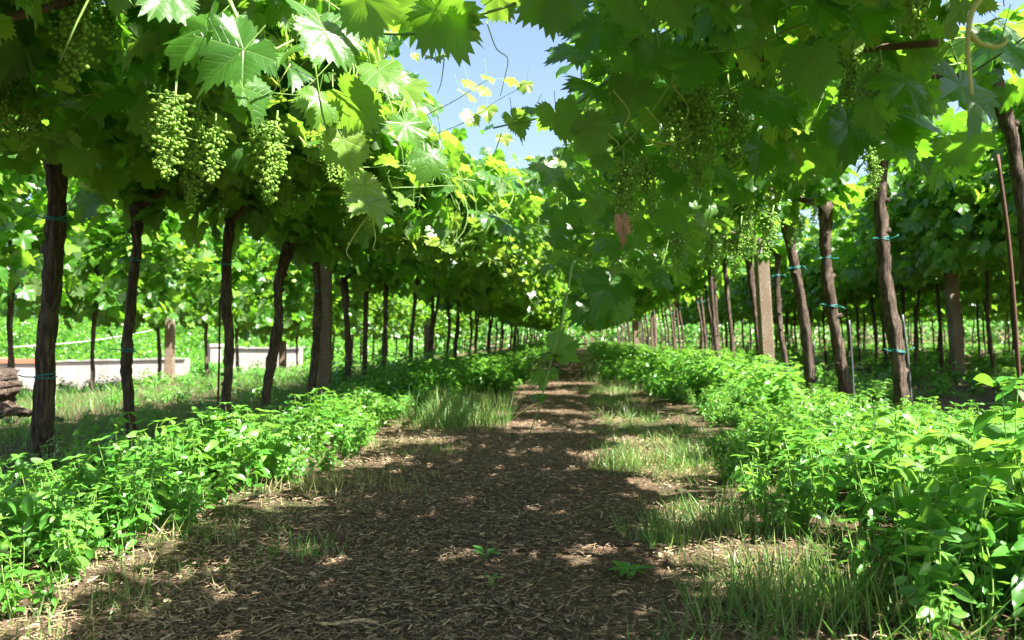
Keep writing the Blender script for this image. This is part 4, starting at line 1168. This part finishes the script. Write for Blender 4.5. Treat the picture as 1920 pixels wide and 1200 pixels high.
def little_plant(px, py, n, s, label, name):
    d = CAM_H * FPX / (py - 635.0); p = P(px, py, d); z = float(gz(p[0], p[1])) + .012
    rng = np.random.default_rng(int(px)); mb = MB(); az = np.arange(n) * 2.4
    o = np.column_stack([np.cos(az), np.sin(az), rng.uniform(.2, .6, n)])
    base = np.tile(A(p[0], p[1], z), (n, 1))
    scatter_leaves(mb, T_OV, base + o * .008 + A(0, 0, .015), np.tile(A(0, 0, 1), (n, 1)) - o * .3, o, s * rng.uniform(.7, 1.2, n), rng.uniform(.2, .6, n), 0, rng)
    sticks(mb, base - A(0, 0, .02), base + o * .008 + A(0, 0, .016), .0015, 1)
    return tag(mb.build(name, [M_WEED, M_SHOOT], None, (p[0], p[1], z)), label, 'plant')
little_plant(910, 1065, 6, .04, 'tiny green seedling alone in the middle of the mulch path', 'seedling')
little_plant(1180, 1095, 9, .05, 'low dark green rosette weed at the right side of the path', 'rosette_weed')
little_plant(920, 1115, 4, .02, 'tiniest green sprout just below the path seedling', 'seedling')

# ------------------------------------------------------------------ left background: wall, bank, trees, logs
def wall(x0, x1, d, ytop0, ytop1, name, label, coping=M_COPING, thick=.35, tile=False):
    a, b = P(x0, ytop0, d), P(x1, ytop1, d)
    root = empty(name, tuple(A(a[0], a[1], -1.2))); o = A(a[0], a[1], -1.2)
    u = unit(A(b[0] - a[0], b[1] - a[1], 0)); nrm = A(-u[1], u[0], 0)
    n = 26
    def slab(z0f, z1f, t0, mat, nm, jit):
        rng = np.random.default_rng(int(x0 + 999)); mb = MB(); v, t = [], []
        for i in range(n):
            f = i / (n - 1); c = a + (b - a) * f
            z0, z1 = z0f(c), z1f(c) + rng.normal(0, jit)
            for s, z in ((-1, z0), (-1, z1), (1, z1), (1, z0)): v.append((c[0] + nrm[0] * s * t0, c[1] + nrm[1] * s * t0, z))
        for i in range(n - 1):
            for j in range(4):
                p, q = i * 4 + j, i * 4 + (j + 1) % 4
                t += [(p, q, q + 4), (p, q + 4, p + 4)]
        for e in (0, (n - 1) * 4): t += [(e, e + 1, e + 2), (e, e + 2, e + 3)]
        mb.add(np.array(v), np.array(t)); return mb.build(nm, mat, root, o, smooth=False)
    slab(lambda c: float(gz(c[0], c[1])) - .25, lambda c: c[2], thick / 2, M_PLASTER, 'wall_face', .008)
    slab(lambda c: c[2] + .012, lambda c: c[2] + (.16 if tile else .05), thick / 2 + .05, coping, 'coping', .015)
    return tag(root, label, 'wall')
wall(-260, 96, 25.2, 681, 682, 'garden_wall', 'whitish wall with red tile coping at the left edge of the photo', M_TILE, tile=True)
wall(100, 352, 25.6, 679, 674, 'garden_wall', 'long low pinkish-white plastered wall behind the second left row')
wall(428, 565, 25.0, 654, 655, 'garden_wall', 'taller short wall section right of the round bush')
mb = MB(); p = P(402, 645, 25.8); 
mb.add(*tube(np.array([(p[0], p[1], -1.2), (p[0], p[1], p[2] - .1), (p[0], p[1], p[2] - .09), (p[0], p[1], p[2])]), [.25, .25, .32, .32], 4))
tag(mb.build('gate_pillar', M_PLASTER, None, (p[0], p[1], -1.2), smooth=False), 'white square pillar between the bush and the taller wall', 'pillar')
wire([P(20, 651, 16), P(160, 640, 18), P(260, 624, 20), P(330, 609, 22)], .007, 'pale slack cable slanting upwards before the green bank on the left', M_CABLE, 'cable')

hx = np.linspace(-75, -9, 60); hy = np.linspace(27.2, 70, 40)
hill_z = lambda x, y: -1.25 + 3.6 * sstep(27, 52, y) * sstep(-7, -16, x) + 5.0 * sstep(48, 70, y) * sstep(-9, -22, x) + .25 * vnoise(x * .4, y * .4, 2)
sheet('hill', hx, hy, hill_z, M_HILL)

def clump(rng, n, rx, ry, rz, zc, size):
    """leaf clusters in the outer half of uneven lobes"""
    lob = rng.normal(0, 1, (14, 3)); lob = unit(lob) * rng.uniform(.35, .8, (14, 1)); lr = rng.uniform(.28, .5, 14)
    k = rng.integers(0, 14, n); o = unit(rng.normal(0, 1, (n, 3)))
    p = lob[k] + o * (lr[k] * rng.uniform(.55, 1.05, n) ** .5)[:, None]
    pos = p * A(rx, ry, rz) + A(0, 0, zc)
    return [pos, o + A(0, 0, .5) + rng.normal(0, .4, (n, 3)), rng.normal(0, 1, (n, 3)) + A(0, 0, -.6), size * rng.uniform(.6, 1.3, n), np.clip(rng.normal(.45, .25, n), 0, 1)]
def tree_proto(seed, h, rx, n, size):
    rng = np.random.default_rng(seed); root = empty('broadleaf_tree', (0, 0, 0))
    tm = MB(); tm.add(*tube(catmull([A(0, 0, -.2), A(.1, 0, h * .3), A(-.05, .1, h * .6), A(.1, 0, h * .85)], 14), np.linspace(h * .035, h * .008, 14), 8, .08, rng))
    for k in range(6):
        a = k * 1.1 + rng.uniform(0, .5); e = A(math.cos(a) * rx * .6, math.sin(a) * rx * .6, h * rng.uniform(.55, .8))
        tm.add(*tube(catmull([A(0, 0, h * .3), e * A(.5, .5, 1) - A(0, 0, .1 * h), e], 8), np.linspace(h * .014, h * .004, 8), 5))
    tm.build('trunk', M_BARK, root)
    fm = MB(); L = clump(rng, n, rx, rx, h * .42, h * .6, size); scatter_leaves(fm, T_OVL, *L, 0, rng); fm.build('crown', M_TREE, root)
    return root
TP = [tree_proto(701, 7.5, 3.0, 5200, .42), tree_proto(702, 9.0, 3.4, 5600, .45), tree_proto(703, 6.0, 3.2, 4800, .40)]
spots = [(-30, 46), (-26, 50), (-22, 47), (-35, 52), (-18, 52), (-14, 48), (-11, 54), (-40, 45), (-7, 57), (-2.5, 56), (2.5, 57), (8, 58), (14, 58), (19, 56), (25, 55), (31, 52), (37, 48), (42, 42), (0, 63), (-5, 66), (6, 66)]
tu = set()
for i, (x, y_) in enumerate(spots):
    o = TP[i % 3]; z = float(hill_z(x, y_)) if x < -9 else float(gz(x, y_)); loc = (x, y_, z - .1)
    if o.name in tu: t_ = copy_thing(o, loc, RNG.uniform(0, 6.28), RNG.uniform(.85, 1.25))
    else: tu.add(o.name); o.location = loc; t_ = o
    tag(t_, 'dark leafy tree on the bank beyond the left wall' if x < -9 else 'dark leafy tree far beyond the end of the vine rows', 'tree', 'trees on the left bank' if x < -9 else 'trees beyond the vine rows')
# shrubs that cover the bank as one mass
rng = np.random.default_rng(33); n = 80000
bx_, by_ = rng.uniform(-45, -9.5, n), rng.uniform(28.0, 50, n); bz = hill_z(bx_, by_) + rng.random(n) * (.1 + 1.5 * vnoise(bx_ * .45, by_ * .45, 13) ** 2)
fm = MB(); scatter_leaves(fm, T_OVL, np.column_stack([bx_, by_, bz]), A(0.3, -.3, 1) + rng.normal(0, .5, (n, 3)), rng.normal(0, 1, (n, 3)), .26 * rng.uniform(.6, 1.3, n), np.clip(rng.normal(.3, .22, n), 0, 1), 0, rng)
tag(fm.build('shrubbery', M_LEAF_FAR), kind='stuff')
rng = np.random.default_rng(35); n = 24000
bx_, by_ = rng.uniform(-12, 34, n), rng.uniform(48, 53, n); bz = gz(bx_, by_) + rng.random(n) ** .7 * (1.2 + 2.2 * vnoise(bx_ * .5, by_ * .5, 14))
fm = MB(); scatter_leaves(fm, T_OVL, np.column_stack([bx_, by_, bz]), A(0.5, -.6, .8) + rng.normal(0, .5, (n, 3)), rng.normal(0, 1, (n, 3)), .30 * rng.uniform(.6, 1.3, n), np.clip(rng.normal(.6, .25, n), 0, 1), 0, rng)
tag(fm.build('shrubbery', M_WEED), kind='stuff')
rng = np.random.default_rng(34); p = P(393, 695, 24.0); g = float(gz(p[0], p[1]))
root = empty('round_bush', (p[0], p[1], g)); tag(root, 'round green bush between the long wall and the taller wall', 'bush')
L = clump(rng, 2600, .75, .6, .62, .55, .10); fm = MB(); scatter_leaves(fm, T_OVL, *L, 0, rng); fm.build('foliage', M_WEED, root)
sm_ = MB(); sm_.add(*tube(np.array([(0, 0, -.1), (.02, 0, .3), (0, .03, .6)]), [.04, .03, .01], 6)); sm_.build('stem', M_BARK, root)

def log(p0, p1, r0, r1, label, seed, name='dead_branch', cat='branch'):
    rng = np.random.default_rng(seed); a, b = A(*p0), A(*p1)
    mb = MB(); m_ = (a + b) / 2 + rng.normal(0, .04, 3)
    mb.add(*tube(catmull([a, m_, b], 30), np.linspace(r0, r1, 30) * (1 + rng.normal(0, .07, 30)), 20, .24, rng))
    for q in range(3):
        c_ = a + (b - a) * rng.uniform(.3, .85); e_ = c_ + unit(rng.normal(0, 1, 3) + A(.2, -.2, .5)) * r0 * rng.uniform(1.3, 1.9)
        mb.add(*tube(catmull([c_, (c_ + e_) / 2 + rng.normal(0, .01, 3), e_], 8), np.linspace(r0 * .35, r0 * .10, 8), 8, .15, rng))
    return tag(mb.build(name, M_BARK, None, tuple(a)), label, cat)
def at_ground(px, d, h):
    p = P(px, 700, d); p[2] = float(gz(p[0], p[1])) + h; return p
log(at_ground(-40, 5.6, .0), at_ground(-12, 5.6, .36), .18, .13, 'broken brown stump at the left edge under the vines', 1, 'tree_stump', 'stump')
log(at_ground(-60, 5.3, .30), at_ground(42, 5.4, .27), .035, .02, 'upper grey dead branch poking from the stump', 2)
log(at_ground(-60, 5.1, .16), at_ground(55, 5.2, .10), .04, .028, 'thick grey dead branch lying before the stump', 3)
log(at_ground(-40, 5.0, .06), at_ground(120, 5.1, .05), .028, .012, 'long thin dead branch on the ground near the stump', 4)
